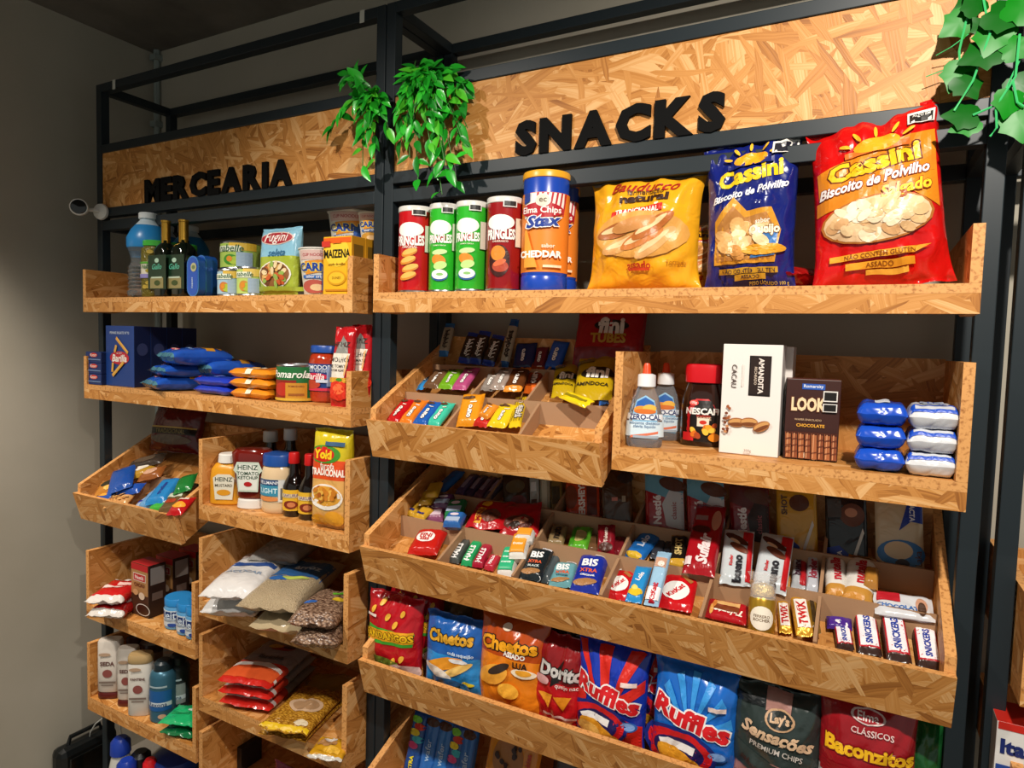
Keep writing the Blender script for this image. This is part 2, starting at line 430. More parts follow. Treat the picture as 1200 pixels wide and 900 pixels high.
# sign boards + raised letters
def sign(name, label, x0, x1, z0, z1):
    s = empty(name, ((x0+x1)/2, 0, z0)); tag(s, label, 'sign'); cx = (x0+x1)/2
    board('panel', [(x0-cx, 0), (x1-cx, 0), (x1-cx, z1-z0), (x0-cx, z1-z0)], 'y', .004, .016, s); return s, cx, z0
BLACK = mat('letter_black', '0a0a0a', .75, spec=.15)
def letters(s, cx, z0, word, pa, pb, base_l, base_r, cap_l):
    """word from pixel pa to pb along its baseline on the panel"""
    A = at(pa, base_l, -.004); B = at(pb, base_r, -.004); T = at(pa, base_l-cap_l, -.004); capz = T.z-A.z; zb = (A.z+B.z)/2
    ws = [text2d(c, .06)[2] for c in word]; gap = .08; tot = sum(ws)+gap*(len(word)-1); kx = (B.x-A.x)/tot
    kz = capz/text2d('E', .06)[3]; x = A.x
    for c, wd in zip(word, ws):
        vs, tr, tw, th = text2d(c, .06); mb = MB(); c0 = x+wd*kx/2; off = 0
        f = [(c0-cx+vx*kx, -.004, zb-z0+capz/2+vy*kz) for vx, vy in vs]; bk = [(p[0], .0036, p[2]) for p in f]
        n = len(f); mb.add(f+bk, [t for t in tr])
        from collections import Counter
        ed = Counter()
        for t in tr:
            for i in range(3): ed[(t[i], t[(i+1) % 3])] += 1
        for (i, j) in list(ed):
            if (j, i) not in ed: mb.f.append([j, i, i+n, j+n]); mb.m.append(0); mb.uv.append(None)
        o = mb.obj('letter_'+c.lower(), BLACK, s); x += (wd+gap)*kx
S1, c1, z1_ = sign('sign_board', 'OSB sign board reading MERCEARIA in raised black letters', -2.278, -1.107, ZC+.4165, ZC+.5965)
letters(S1, c1, z1_, 'MERCEARIA', 169, 341, 237.5, 217, 27)
S2, c2, z2_ = sign('sign_board', 'OSB sign board reading SNACKS in raised black letters', -1.048, .153, ZC+.4165, ZC+.5965)
letters(S2, c2, z2_, 'SNACKS', 603, 849, 182.5, 153, 40)

# ================================================================== OSB SHELVES AND BINS
TH = .016
FY = -.072
def shelf(label, x0, x1, zb, zf, zt, yb=.225, back=None, name='shelf_box', group='OSB shelf boxes'):
    """level tray: base board on top of a low front fascia, two cheeks, wedge brackets below"""
    r = empty(name, ((x0+x1)/2, FY, ZC+zf)); tag(r, label, 'shelf', group); cx = (x0+x1)/2; o = ZC+zf
    a, b = x0-cx, x1-cx; y1 = yb-FY
    board('base_board', [(a, 0), (b, 0), (b, y1), (a, y1)], 'z', zb-zf-.015, zb-zf, r)
    board('front_fascia', [(a, 0), (b, 0), (b, zb-zf-.0152), (a, zb-zf-.0152)], 'y', 0, TH, r)
    for xa in (a, b-TH):
        board('cheek', [(0, zb-zf+.0002), (y1, zb-zf+.0002), (y1, zt-zf), (0, zt-zf)], 'x', xa, xa+TH, r)
        board('bracket', [(TH+.0003, 0), (y1*.25, 0), (y1*.62, zb-zf-.0155), (TH+.0003, zb-zf-.0155)], 'x', xa, xa+TH, r)
    if back: board('back_board', [(a+TH, zb-zf+.0002), (b-TH, zb-zf+.0002), (b-TH, back-zf), (a+TH, back-zf)], 'y', y1-TH, y1, r)
    return r
shelf('long OSB shelf under the MERCEARIA sign', -2.262, -1.109, .112, .066, .204, yb=.30)
shelf('long OSB shelf under the SNACKS sign holding tube cans and big bags', -1.044, .151, .114, .067, .205, yb=.30)
shelf('long OSB shelf with pasta boxes, second from the top on the left', -2.262, -1.109, -.171, -.217, -.078, yb=.30)
shelf('OSB shelf with sweetener bottles and wafer cartons', -.431, .151, -.196, -.242, -.008, yb=.205, back=-.005)
shelf('OSB shelf with mustard, ketchup and mayonnaise', -1.683, -1.109, -.488, -.533, -.299, yb=.29, back=-.30)
shelf('OSB shelf with sugar, rice and bean bags', -1.683, -1.109, -.774, -.819, -.589, yb=.29, back=-.60)
shelf('OSB shelf with popcorn and cornmeal bags', -1.683, -1.109, -1.064, -1.109, -.877, yb=.29, back=-.89)
shelf('OSB shelf at the bottom under the popcorn shelf', -1.683, -1.109, -1.361, -1.406, -1.174, yb=.29, back=-1.18)
shelf('OSB shelf with cocoa cartons and blue jars', -2.262, -1.700, -.915, -.960, -.729, yb=.29, back=-.74)
shelf('OSB shelf with shampoo and deodorant', -2.262, -1.697, -1.233, -1.279, -1.047, yb=.29, back=-1.06)
shelf('OSB shelf box of the neighbouring rack at the right edge', .236, .80, -.49, -.53, -.36, yb=.29, back=-.37)

class Bin: pass
def bin_(label, x0, x1, yb, zb, tan, hf=.092, hs=.118, yback=.235, cols=(), rows=(), hd=.052, name='sloped_bin', raise_=.034):
    """sloping drawer; (yb, zb): outer lower front edge"""
    r = empty(name, ((x0+x1)/2, yb, ZC+zb)); tag(r, label, 'bin', 'sloping OSB bins'); cx = (x0+x1)/2; a, b = x0-cx, x1-cx
    L = yback-yb; f = lambda y: y*tan; g = lambda y: y*tan+raise_
    lean = .026
    # floor sheet (sloped, between the cheeks)
    ai, bi = a+TH, b-TH
    def sheet(nm, poly_yz, xa, xb): return board(nm, poly_yz, 'x', xa, xb, r)
    mb = MB(); t = .012; ox = random.random()*4
    y0f = .014
    q = [(y0f, g(y0f)-t), (L-TH, g(L-TH)-t), (L-TH, g(L-TH)), (y0f-.006, g(y0f))]
    A = [(ai, *p) for p in q]; B = [(bi, *p) for p in q]
    mb.face([A[3], B[3], B[2], A[2]], 0, [(ox, 0), (ox+bi-ai, 0), (ox+bi-ai, L), (ox, L)])
    mb.face([A[0], A[1], B[1], B[0]], 0, [(ox, 0), (ox, L), (ox+bi-ai, L), (ox+bi-ai, 0)])
    mb.face([A[0], B[0], B[3], A[3]], 1, [(0, 0), (1, 0), (1, .01), (0, .01)]); mb.face([A[2], B[2], B[1], A[1]], 1, [(0, 0), (1, 0), (1, .01), (0, .01)])
    mb.obj('floor_board', [OSB, EDGE], r)
    # front board, leaning out at the top
    mb = MB(); h = hf; T = .014; q = [(0, 0), (T, .004), (T-lean*.95, h), (-lean, h)]
    A = [(a, *p) for p in q]; B = [(b, *p) for p in q]; ox = random.random()*4; W = b-a
    mb.face([A[0], B[0], B[3], A[3]], 0, [(ox, 0), (ox+W, 0), (ox+W, h), (ox, h)])
    mb.face([A[2], B[2], B[1], A[1]], 0, [(ox, 1), (ox+W, 1), (ox+W, 1+h), (ox, 1+h)])
    mb.face([A[3], B[3], B[2], A[2]], 1, [(ox, 0), (ox+W, 0), (ox+W, T), (ox, T)]); mb.face([A[1], B[1], B[0], A[0]], 1, [(ox, 0), (ox+W, 0), (ox+W, T), (ox, T)])
    for Q, s in ((A, 1), (B, -1)): mb.face(Q[::s], 1, [(0, 0), (T, 0), (T, h), (0, h)][::s])
    mb.obj('front_board', [OSB, EDGE], r)
    yo = T+.0006
    for xa in (a, b-TH):
        sheet('cheek', [(yo, f(yo)), (L, f(L)), (L, f(L)+hs), (-lean+.016+.001, hs+(0)*tan), (-lean*.95+T+.001, h)], xa, xa+TH)
    board('back_board', [(ai, f(L)+t), (bi, f(L)+t), (bi, f(L)+hs+.01), (ai, f(L)+hs+.01)], 'y', L-TH, L-.0005, r)
    for yr in rows:
        boxobj('divider', ai+.0005, bi-.0005, yr-.003, yr+.003, g(yr), g(yr)+hd, MDF, r)
    ys = [T+.004]+list(rows)+[L-TH]
    for k, cl in enumerate(cols):
        for xd in cl:
            ya, yb_ = ys[k]+.004, ys[k+1]-.004
            mb = MB(); x = xd-cx; off = -lean*.55 if k == 0 else 0
            P4 = [(ya, g(ya)), (yb_, g(yb_)), (yb_, g(yb_)+hd-.002), (ya+off, min(g(ya)+hd-.002, hf-.004) if k == 0 else g(ya)+hd-.002)]
            A = [(x-.003, *p) for p in P4]; B = [(x+.003, *p) for p in P4]
            mb.add(A+B, [(0, 3, 2, 1), (4, 5, 6, 7), (0, 1, 5, 4), (1, 2, 6, 5), (2, 3, 7, 6), (3, 0, 4, 7)]); mb.obj('divider', MDF, r)
    n = Vector((0, -tan, 1)).normalized(); B_ = Bin(); B_.n = n; B_.p = Vector((0, yb, ZC+zb+raise_)); B_.dl = raise_-.012; B_.tan = tan; B_.root = r
    return B_
X = lambda px, py, Y: at(px, py, Y).x
U_cols = ((X(516, 497, -.075), X(604, 506, -.075)), (X(565, 445, .10), X(630, 440, .10)), (X(590, 420, .2), X(650, 420, .2)))
BU = bin_('sloping OSB bin of cereal bars on the middle rack', -1.044, -.452, -.065, -.282, .57, cols=U_cols, rows=(.105, .225), raise_=.042)
G_c1 = [X(512, 651, -.08), X(599, 670, -.08), X(703, 691, -.08), X(820, 717, -.08), X(955, 744, -.08)]
BG = bin_('wide sloping OSB bin of chocolate bars across the middle rack', -1.044, .151, -.082, -.586, .49, cols=(G_c1, G_c1, G_c1), rows=(.115, .215), yback=.25, raise_=.030)
BC = bin_('wide sloping OSB bin packed with crisp bags', -1.044, .151, -.082, -.866, .49, raise_=.012)
BL_ = bin_('lowest sloping OSB bin under the crisp bags', -1.044, .151, -.08, -1.20, .42, raise_=.012)
BM = bin_('small sloping OSB bin of snack packets on the left rack', -2.262, -1.742, -.086, -.618, .57, cols=((X(134, 592, -.09), X(185, 605, -.09)+.02), (X(160, 570, .05),)), rows=(.115,))

# ================================================================== PRODUCTS: helpers to size things from the photograph
def span(pl, pr, pyb, pyt, Y):
    """centre x, width, foot z, height of an upright thing whose front stands in plane Y"""
    pm = (pyb+pyt)/2; a = at(pl, pm, Y); b = at(pr, pm, Y); pc = (pl+pr)/2
    return (a.x+b.x)/2, b.x-a.x, at(pc, pyb, Y).z, at(pc, pyt, Y).z-at(pc, pyb, Y).z
def onshelf(pl, pr, pyt, Y, zs):
    pm = (pl+pr)/2; a = at(pl, pyt+20, Y); b = at(pr, pyt+20, Y)
    return (a.x+b.x)/2, b.x-a.x, ZC+zs+.0006, at(pm, pyt, Y).z-(ZC+zs)
GLASS = mat('clear_glass', 'ffffff', .03, trans=1, ior=1.45)
PETC = mat('clear_bottle_plastic', 'eef4f6', .08, trans=.92, ior=1.15)
DGLASS = mat('dark_bottle_glass', '0c140c', .08, coat=.4)
GOLD = mat('gold_foil', 'c79a3c', .28, metal=.9)
SILV = mat('silver_metal', 'b9bcc0', .28, metal=1)

# ------------------------------------------------------------------ top left shelf
ZT = .112
def water(label, pl, pr, pyt, Y):
    x, w_, z, h = onshelf(pl, pr, pyt, Y, ZT); r = w_/2; pr_ = Prod('water_bottle', label, 'bottle', 'water bottles on the top left shelf')
    prof = [(r*.7, 0), (r*.96, h*.02), (r, h*.06)]
    for i in range(7): prof += [(r*.97, h*(.08+i*.045)), (r*.9, h*(.1+i*.045))]
    prof += [(r*.80, h*.42), (r*.86, h*.5), (r*.97, h*.58)]
    lathe('bottle_body', prof+[(r, h*.62)], PETC, pr_.root, 24)
    lathe('blue_sleeve', [(r*.98, h*.58), (r*1.01, h*.6), (r*1.01, h*.7), (r*.8, h*.80), (r*.62, h*.85)], PL('2a86c8'), pr_.root, 24)
    lathe('neck', [(r*.62, h*.85), (r*.4, h*.91), (r*.38, h*.93)], mat('milky_plastic', 'c6d8e2', .3), pr_.root, 20)
    lathe('screw_cap', [(r*.46, h*.93), (r*.46, h*.935), (r*.46, h*.99), (r*.42, h)], PL('dfe6e8'), pr_.root, 20)
    pr_.stand(x, Y+r, z)
water('water bottle with blue shoulder sleeve at the left end of the top shelf', 138, 166, 246, -.068)
water('water bottle standing behind the dark oil bottles, left one', 166, 189, 262, .10)
water('water bottle standing behind the dark oil bottles, right one', 190, 217, 262, .10)
def olive_jar(label, pl, pr, pyt, Y, dark=False):
    x, w_, z, h = onshelf(pl, pr, pyt, Y, ZT); r = w_/2; p = Prod('olive_jar', label, 'jar', 'olive jars on the top left shelf')
    lathe('glass', [(r*.9, 0), (r, h*.04), (r, h*.84), (r*.86, h*.9), (r*.86, h*.91)], mat('olive_brine', '6e6420', .25, bump=.8, bscale=90), p.root)
    sleeve(p, 'paper_label', r, h*.34, h*.62, P('d8d3c0'))
    lathe('lid', [(r*.94, h*.9), (r*.96, h*.905), (r*.96, h*.985), (r*.9, h)], PL('3fae3a'), p.root)
    cyl_skin(p, r+.0012, h)
    p.rect(0, .6, 1.6, .035, '58a436').rect(0, .37, 1.6, .07, '8c86c0').ell(.1, .46, .6, .07, 'a8962c').text('nabelle', -.1, .54, .9, '2c6a32', shear=.2)
    for k in range(9):
        p.ell(random.uniform(-.9, .9), random.choice((.1, .18, .25, .72, .79)), .3, .07, 'b59a3a')
    p.stand(x, Y+r, z, .6)
olive_jar('green lidded jar of sliced olives in front of the water bottles', 158, 178, 281, -.055)
olive_jar('green lidded olive jar behind, between the two oil bottles', 189, 201, 284, .055)
olive_jar('green lidded olive jar behind, right of the oil bottles', 207, 219, 286, .055)
def oil(label, pl, pr, pyt, Y):
    x, w_, z, h = onshelf(pl, pr, pyt, Y, ZT); r = w_/2; p = Prod('olive_oil_bottle', label, 'bottle', 'dark olive oil bottles')
    lathe('bottle_body', [(r*.92, 0), (r, h*.02), (r, h*.60), (r*.8, h*.66), (r*.42, h*.71), (r*.40, h*.74)], DGLASS, p.root, 24, sq=4)
    lathe('gold_capsule', [(r*.46, h*.70), (r*.45, h*.72), (r*.45, h*.97), (r*.5, h*.975), (r*.5, h), (r*.3, h)], GOLD, p.root, 20)
    p.skin(lambda x, zz, l: (x, -r-l, zz), 2*r, h, 1)
    p.rect(0, .32, 1.5, .44, '17321f').text('Gallo', 0, .39, .8, '58b89a', shear=.3).ell(0, .47, .35, .06, 'a9c9b4').rect(0, .18, 1.1, .14, '8d8253').rect(0, .25, .9, .02, 'b9c8b0').ell(.1, .18, .5, .07, '3a4a1e')
    p.stand(x, Y+r, z)
oil('dark green olive oil bottle with gold neck and dark label, left of two', 177, 191, 257, -.06)
oil('dark olive oil bottle with gold neck, right of two', 197, 212, 256, -.05)
def tin(label, pl, pr, pyt, Y):
    x, w_, z, h = onshelf(pl, pr, pyt, Y, ZT); p = Prod('sardine_tin', label, 'tin', 'blue sardine tins'); r = w_/2; n = 12; d = .024
    out = [(r*math.cos(a), h-r+r*math.sin(a)) for a in [PI*k/n for k in range(n+1)]]+[(-r*math.cos(a), r-r*math.sin(a)) for a in [PI*k/n for k in range(n+1)]]
    def ext(nm, sc, y0, y1, m):
        mb = MB(); pts = [(q[0]*sc, h/2+(q[1]-h/2)*(1-(1-sc)*r/(h/2))) for q in out]; k = len(pts)
        mb.add([(q[0], y0, q[1]) for q in pts]+[(q[0], y1, q[1]) for q in pts], [tuple(range(k)), tuple(range(k, 2*k))[::-1]]+[(i, i+k, (i+1) % k+k, (i+1) % k) for i in range(k)])
        mb.obj(nm, m, p.root, merge=True)
    ext('tin_body', .97, .002, d, mat('tin_blue', '1f57b4', .3, metal=.2)); ext('rim', 1.0, 0, .003, mat('tin_rim', '3f7fd0', .25, metal=.5)); ext('lid_panel', .84, -.0008, .0012, mat('tin_blue2', '1c4fae', .3))
    p.skin(lambda x, zz, l: (x, -.0008-l, zz), 2*r, h, 1)
    p.text('Coqueiro', 0, .34, .62, 'd8e6f2', rot=PI/2, shear=.2).ell(.25, .72, .5, .22, 'b3b184').ell(.25, .72, .3, .1, '6a7a50')
    p.stand(x, Y, z)
tin('blue oval sardine tin standing on edge, front one', 219, 232.5, 300, -.05)
tin('blue oval sardine tin standing on edge, middle one', 230, 241, 299, -.02)
tin('blue oval sardine tin standing on edge, rear right one', 237, 247, 300, .01)
def veg_can(label, pl, pr, z0, h, Y, c0, c1, pic, rz=.55):
    a = at(pl, 320, Y); b = at(pr, 320, Y); r = (b.x-a.x)/2; p = Prod('vegetable_can', label, 'can', 'canned vegetables')
    lathe('can_body', [(r*.97, 0), (r, .002), (r*.98, .004), (r*.98, h-.005), (r, h-.003), (r*.97, h), (r*.93, h), (r*.92, h-.004)], SILV, p.root)
    sleeve(p, 'paper_label', r*.985, .006, h-.007, P(c0)); cyl_skin(p, r*.985+.0008, h)
    p.rect(.5, .8, .9, .26, c1).rect(-.5, .72, .9, .2, 'e6ead2').text('nabelle', -.35, .74, .9, '1d5a34', shear=.2).ell(-.3, .34, .5, .36, pic).ell(.1, .3, .5, .3, 'a9bf3c').rect(.6, .35, .5, .5, '9db4c8').ell(-.35, .36, .2, .2, 'd98a2b')
    p.stand((a.x+b.x)/2, Y+r, ZC+z0, rz)
hA = .078
veg_can('small pale blue vegetable can in front of the stacked cans', 247.5, 269, ZT+.001, .076, -.055, '9fbfd0', 'e0b84a', 'c9783a')
veg_can('small yellow green vegetable can beside the grain pouch', 270, 293, ZT+.001, .080, -.055, 'b9cf6a', 'e8c860', 'c98a3a')
veg_can('lower can of the tall stack behind the small cans', 247, 280, ZT+.001, .082, .0, 'a8c458', 'e0b83a', '3f8a2a')
veg_can('top green and yellow can of the tall vegetable stack', 247, 280, ZT+.0845, .082, .0, 'a8c458', 'e0b83a', '3f8a2a')
veg_can('can of the rear right stack, lower one', 283, 306, ZT+.001, .082, .075, 'a0bc50', 'd8b03a', '3f7a2a')
veg_can('can of the rear right stack, upper one', 283, 306, ZT+.0845, .080, .075, 'a0bc50', 'd8b03a', '3f7a2a')
x, w_, z, h = onshelf(294, 338, 264, -.05, ZT)
p = pouch('grain_pouch', 'light blue and green pouch of grain salad with red oval badge', 'pouch', w_, h, .045, '8ec4dc', kind='brick', pinch=.02, crk=.003, flare=.03, split=[(.60, 'a6b63a'), (2, '8ec4dc')])
p.ell(0, .83, .86, .2, 'd9c3b8').ell(0, .83, .8, .17, 'a8202c').text('Fugini', 0, .83, .62, 'f2e8e0', shear=.25).text('seleta', .1, .62, .45, '2f6c94', shear=.3).ell(.02, .3, .86, .4, 'ece6d6').ell(.02, .3, .8, .36, '8a5a30')
for k in range(40):
    a, b = random.uniform(0, 6.28), random.random()**.5
    p.ell(.02+.66*b*math.cos(a), .3+.15*b*math.sin(a), .15, .07, random.choice(('d8a860', '8fae50', 'c45a2c', 'e6cfa0', '6b3f22')), rot=a)
p.rect(.1, .1, 1.3, .06, '9aa832').stand(x, -.015, z, rx=-.06)
def cup(label, pl, pr, Y, z0, h, col, side='d8d4c8', name='noodle_cup'):
    a = at(pl, 300, Y); b = at(pr, 300, Y); r = (b.x-a.x)/2; p = Prod(name, label, 'cup', 'instant noodle cups')
    rf = lambda zz: r*(.74+.24*zz/h)
    lathe('cup_body', [(r*.7, 0), (r*.74, .003), (r*.98, h*.96)], P('e4e0d4'), p.root)
    lathe('rim', [(r*.97, h*.95), (r*1.02, h*.96), (r*1.02, h*.985), (r*.96, h*.985)], PL('e8e4da'), p.root)
    lathe('foil_lid', [(r*.96, h*.984), (0, h*.99)], mat('lid_foil', 'd6d2c6', .4), p.root)
    cyl_skin(p, r*.9, h, rf=lambda zz: rf(zz)+.0004)
    p.rect(0, .83, 1.2, .2, 'd9b9b0').text('CUP NOODLES', 0, .83, .9, 'b02a3a').poly([(-.75, .42), (.8, .5), (.8, .74), (-.75, .70)], 'e0902c').text('CARNE', 0, .58, 1.25, '20409a', maxh=.18, bold=.05, out='f0e060').rect(.1, .38, 1.1, .07, '2a66b4').text('sabor original', .1, .38, .8, 'f0f0f0').ell(-.1, .18, 1.0, .28, col).ell(.1, .16, .5, .14, 'e0c090').rect(.95, .35, .5, .5, '2a58a8')
    p.stand((a.x+b.x)/2, Y+r, ZC+z0, .45); return p
hc = onshelf(337, 378, 289, -.055, ZT)[3]
cup('white beef noodle cup between grain pouch and yellow cartons', 337.5, 378, -.055, ZT+.001, hc, 'b8584a')
hh = (at(393, 243, .06).z-ZC-ZT)/2-.002
cup('lower noodle cup hidden behind the front noodle cup', 371, 413, .06, ZT+.001, hh, 'b8784a')
cup('noodle cup stacked high behind the yellow starch cartons, left of two', 371, 415, .06, ZT+.002+hh, hh, 'c8943a')
# starch cartons, three deep
x, w_, z, h = onshelf(379, 412, 277, -.06, ZT)
for k, lab in enumerate(('yellow corn starch carton at the front of its row', 'yellow corn starch carton, second in its row', 'yellow corn starch carton, rear of its row')):
    b = box_prod('starch_carton', lab, 'box', w_, h, .05, 'f0b41e', 'yellow corn starch cartons', side='c98f1c', top='e0a41c')
    b.ell(0, .72, .86, .5, 'f8cf3c').rect(0, .93, 1.9, .09, 'e8641e').text('MAIZENA', 0, .70, .92, '1c1a10', bold=.03, hs=1.4).text('amido de milho', 0, .52, .6, '8a5a10').ell(0, .28, .66, .26, 'd89a1c').ell(0, .28, .56, .2, 'f2be30').text('DUNES', 0, .28, .3, '8a5a10').rect(0, .07, .8, .03, 'c8841c').rect(-.75, .87, .3, .1, 'd03a2c')
    b.rect(0, .9, .3, .05, 'e8641e')
    b.stand(x, -.06+k*.0512, z)
    mb = MB(); d0 = .01; boxmesh(mb, w_/2, w_/2+.0006, .008, .042, h*.62, h*.86); mb.obj('side_print', P('7a5a1a'), b.root)
cup('noodle cup standing on the rear starch carton', 411, 440, .048, ZT+h+.0025, at(425, 247, .048).z-ZC-ZT-h-.003, 'c8943a')

# ------------------------------------------------------------------ second left shelf
ZS = -.171; zS = ZC+ZS+.0006
def sit(pl, pr, pyb, pyt, zs, dy=0):
    """front foot of the thing found where the photograph shows it meet the shelf"""
    q = onz((pl+pr)/2, pyb, ZC+zs); Y = q.y+dy; x, w_, z, h = span(pl, pr, pyb, pyt, Y); return x, w_, Y, h
x, w_, Y, h = sit(101, 118, 447.5, 411, ZS)
Y = -.066; x = at(109.5, 430, Y).x
for j in range(2):
    for k in range(3):
        b = box_prod('stock_cube_box', ('%s dark blue stock cube box of the %s stack at the shelf end' % (('lowest', 'middle', 'top')[k], ('front', 'rear')[j])), 'box', w_*1.0, h/3-.001, .05, '16306a', 'small dark blue boxes', side='10204a')
        b.ell(.05, .72, .5, .4, 'd0382c').text('Knorr', .05, .72, .4, 'f2e6dc').rect(0, .3, 1.2, .1, '6c86b0').stand(x+.008*j, Y+j*.062, zS+k*(h/3))
x, w_, z, h = onshelf(124, 157, 382, -.05, ZS); z = zS
for k in range(4):
    b = box_prod('pasta_box', ('navy penne pasta box at the front of its row', 'navy penne pasta box, second in its row', 'navy penne pasta box, third in its row', 'navy penne pasta box, rear of its row')[k], 'box', w_, h, .054, '1a3f86', 'navy pasta boxes', side='14234e', top='2c4a8c')
    if k == 0:
        b.text('PENNE RIGATE N°73', 0, .885, .68, 'c9d4e6').ell(0, .47, .68, .22, 'c22030').text('Barilla', 0, .465, .52, 'f6efe6', bold=.03, shear=.2).text('dal 1877', 0, .55, .2, 'e8c8c0')
        for (u, v, a, l) in ((.2, .68, -.65, .52), (-.25, .62, 1.2, .16), (-.45, .31, 1.45, .2), (-.05, .29, .65, .5)):
            b.rect(u, v, l, .055, 'e0a23a', rot=a).rect(u+.02, v+.012, l*.9, .012, 'f2c870', rot=a)
    mb = MB()
    a = 16
    vs = [(w_/2+.0007, .027+.018*math.cos(2*PI*i/a), h*.62+.02*math.sin(2*PI*i/a)) for i in range(a)]; mb.add(vs, [tuple(range(a))]); mb.obj('side_print', P('3f4a78'), b.root)
    b.stand(x, -.05+k*.0552, z)
def flatbag(name, label, cat, p0, p1, wpx, t, zs, col, group=None, lift=0, up=0, kind='pillow', split=None, crk=.005, sealcol=None, seal=.06, pinch=.04, wm=None, **kw):
    """bag lying on a level board: foot/head centre pixels, lying at height lift (+up at the head)"""
    a = onz(p0[0], p0[1], ZC+zs+lift+t/2); b = onz(p1[0], p1[1], ZC+zs+lift+up+t/2)
    h = (b-a).length; q = onz(p0[0]+wpx, p0[1], a.z); w_ = wm or abs(q.x-a.x)
    pr = pouch(name, label, cat, w_, h, t, col, group, kind=kind, split=split, crk=crk, sealcol=sealcol, seal=seal, pinch=pinch, **kw)
    n = Vector((0, 0, 1)); pr._args = (a, b, n); return pr
def go(pr): return pr.pose(*pr._args)
G = 'blue pasta bags lying on the left shelf'
def pasta_bag(label, x, y, z, rz, w_=.125, h=.20, t=.05, tilt=0):
    p = pouch('pasta_bag', label, 'bag', w_, h, t, '2356b8', G, crk=.007, seal=.035, sealcol='4f8090', pinch=.02, kind='brick')
    p.ell(-.45, .62, .4, .12, 'd03434').text('Barilla', -.45, .62, .32, 'f4ece4').rect(.1, .36, 1.4, .10, 'c98f2a').rect(.0, .30, 1.2, .05, 'e2b24c').text('GEMELLI', .2, .75, .4, '9fc0ea').ell(.3, .42, .5, .1, 'b67a2a')
    p.finish(); p.root.matrix_world = Matrix.Translation((x, y, z)) @ Matrix.Rotation(rz, 4, 'Z') @ Matrix.Rotation(tilt, 4, 'Y') @ Matrix.Rotation(-PI/2, 4, 'X') ; return p
q = onz(150, 452, ZC+ZS)
def pb(label, px, Y, lift, t, w_=.125, h=.19, dx=.05):
    a = Vector((at(px, 440, Y).x, Y, zS+lift+t/2)); b = a+Vector((dx, h, 0))
    p = pouch('pasta_bag', label, 'bag', w_, h, t, '2356b8', G, crk=.004, seal=.04, sealcol='4f8090', pinch=.02, kind='brick')
    p.ell(-.35, .22, .5, .10, 'd03434').text('Barilla', -.35, .22, .4, 'f4ece4').rect(.1, .62, .8, .14, 'c98f2a').ell(.2, .78, .6, .12, 'b67a2a').text('GEMELLI', .3, .36, .4, '9fc0ea')
    p.pose(a, b, Vector((0, 0, 1)))
pb('blue pasta bag at the bottom of the pile in front of the pasta boxes', 172, -.088, 0, .042)
pb('blue pasta bag, middle of the front pile', 181, -.075, .042, .038)
pb('blue pasta bag on top of the front pile', 191, -.082, .080, .05)
pb('darker blue pasta bag behind on the shelf, lower', 238, .02, 0, .045)
pb('darker blue pasta bag behind on the shelf, upper', 234, .0, .045, .05)
def packet(label, pl, pr, pyb, pyt, zs, col, group, name='sauce_packet', lift=0, txt=None, d=.10, hm=None, kind='brick', Yf=None, m=None):
    """thin packet lying flat with its end towards us"""
    q = onz((pl+pr)/2, pyb, ZC+zs+lift); Y = Yf if Yf is not None else q.y; a = at(pl, pyb, Y); b = at(pr, pyb, Y); w_ = b.x-a.x; t = hm or (at(pl, pyt, Y).z-at(pl, pyb, Y).z)
    p = pouch(name, label, 'packet', d, w_, t, col, group, kind='flat', crk=.0035, seal=.05, pinch=.0, nx=12, ny=12, m=m)
    p.finish(); c = Vector((a.x, Y+d/2, ZC+zs+lift+t/2+.001)); p.pose(c, c+Vector((1, 0, 0)), Vector((0, 0, 1))); return p
for k in range(2):
    p = packet('blue packet %s beside the orange packets' % ('below' if k == 0 else 'on top, with red trim,'), 226, 268, 464, 449, ZS, '2038b0', 'blue and orange packets', lift=k*.0255, hm=.025, d=.085, Yf=-.055)
    if k: p.rect(0, .1, .9, .06, 'c03a4a').rect(0, .4, .5, .2, '6a86e0'); p.finish()
for k in range(3):
    p = packet('orange packet, %s in the pile of three beside the green can' % ('lowest', 'middle', 'top')[k], 269-k*1, 313+k*1, 466, 452, ZS, 'e2881e', 'blue and orange packets', lift=k*.0275, hm=.027, d=.085, Yf=-.062)
    p.rect(.3, .5, 1.0, .14, 'eadfc4').ell(0, .3, .6, .2, 'f0a83a').ell(0, .75, .6, .2, 'c8641e'); p.finish()
x, w_, Y, h = sit(312, 349, 471, 427, ZS); r = w_/2*.94
p = Prod('tomato_can', 'green tin can with tomato picture on the pasta shelf', 'can', 'green tomato cans')
def tomcan(p, x, Y, h, r):
    lathe('can_body', [(r*.97, 0), (r, .002), (r*.98, .004), (r*.98, h-.005), (r, h-.003), (r*.97, h), (r*.93, h), (r*.92, h-.004)], SILV, p.root)
    sleeve(p, 'paper_label', r*.985, .006, h-.007, P('1d6a34')); cyl_skin(p, r*.985+.0008, h)
    p.text('Pomarola', 0, .74, 1.4, 'f0f2e6', bold=.02, shear=.3, maxh=.2).rect(-.35, .34, .9, .48, '8a2418').ell(-.4, .34, .7, .36, 'b83020').rect(.55, .3, .7, .42, 'c88a2a').text('POMODORO', .55, .42, .5, '7a2a14').rect(0, .07, 1.8, .07, 'd2a838').rect(.55, .2, .5, .06, '9a5a20')
    p.stand(x, Y+r, zS, .35)
tomcan(p, x, Y, h, r)
p = Prod('tomato_can', 'green tin can standing behind the front green can', 'can', 'green tomato cans'); tomcan(p, x+.028, Y+.085, h, r)
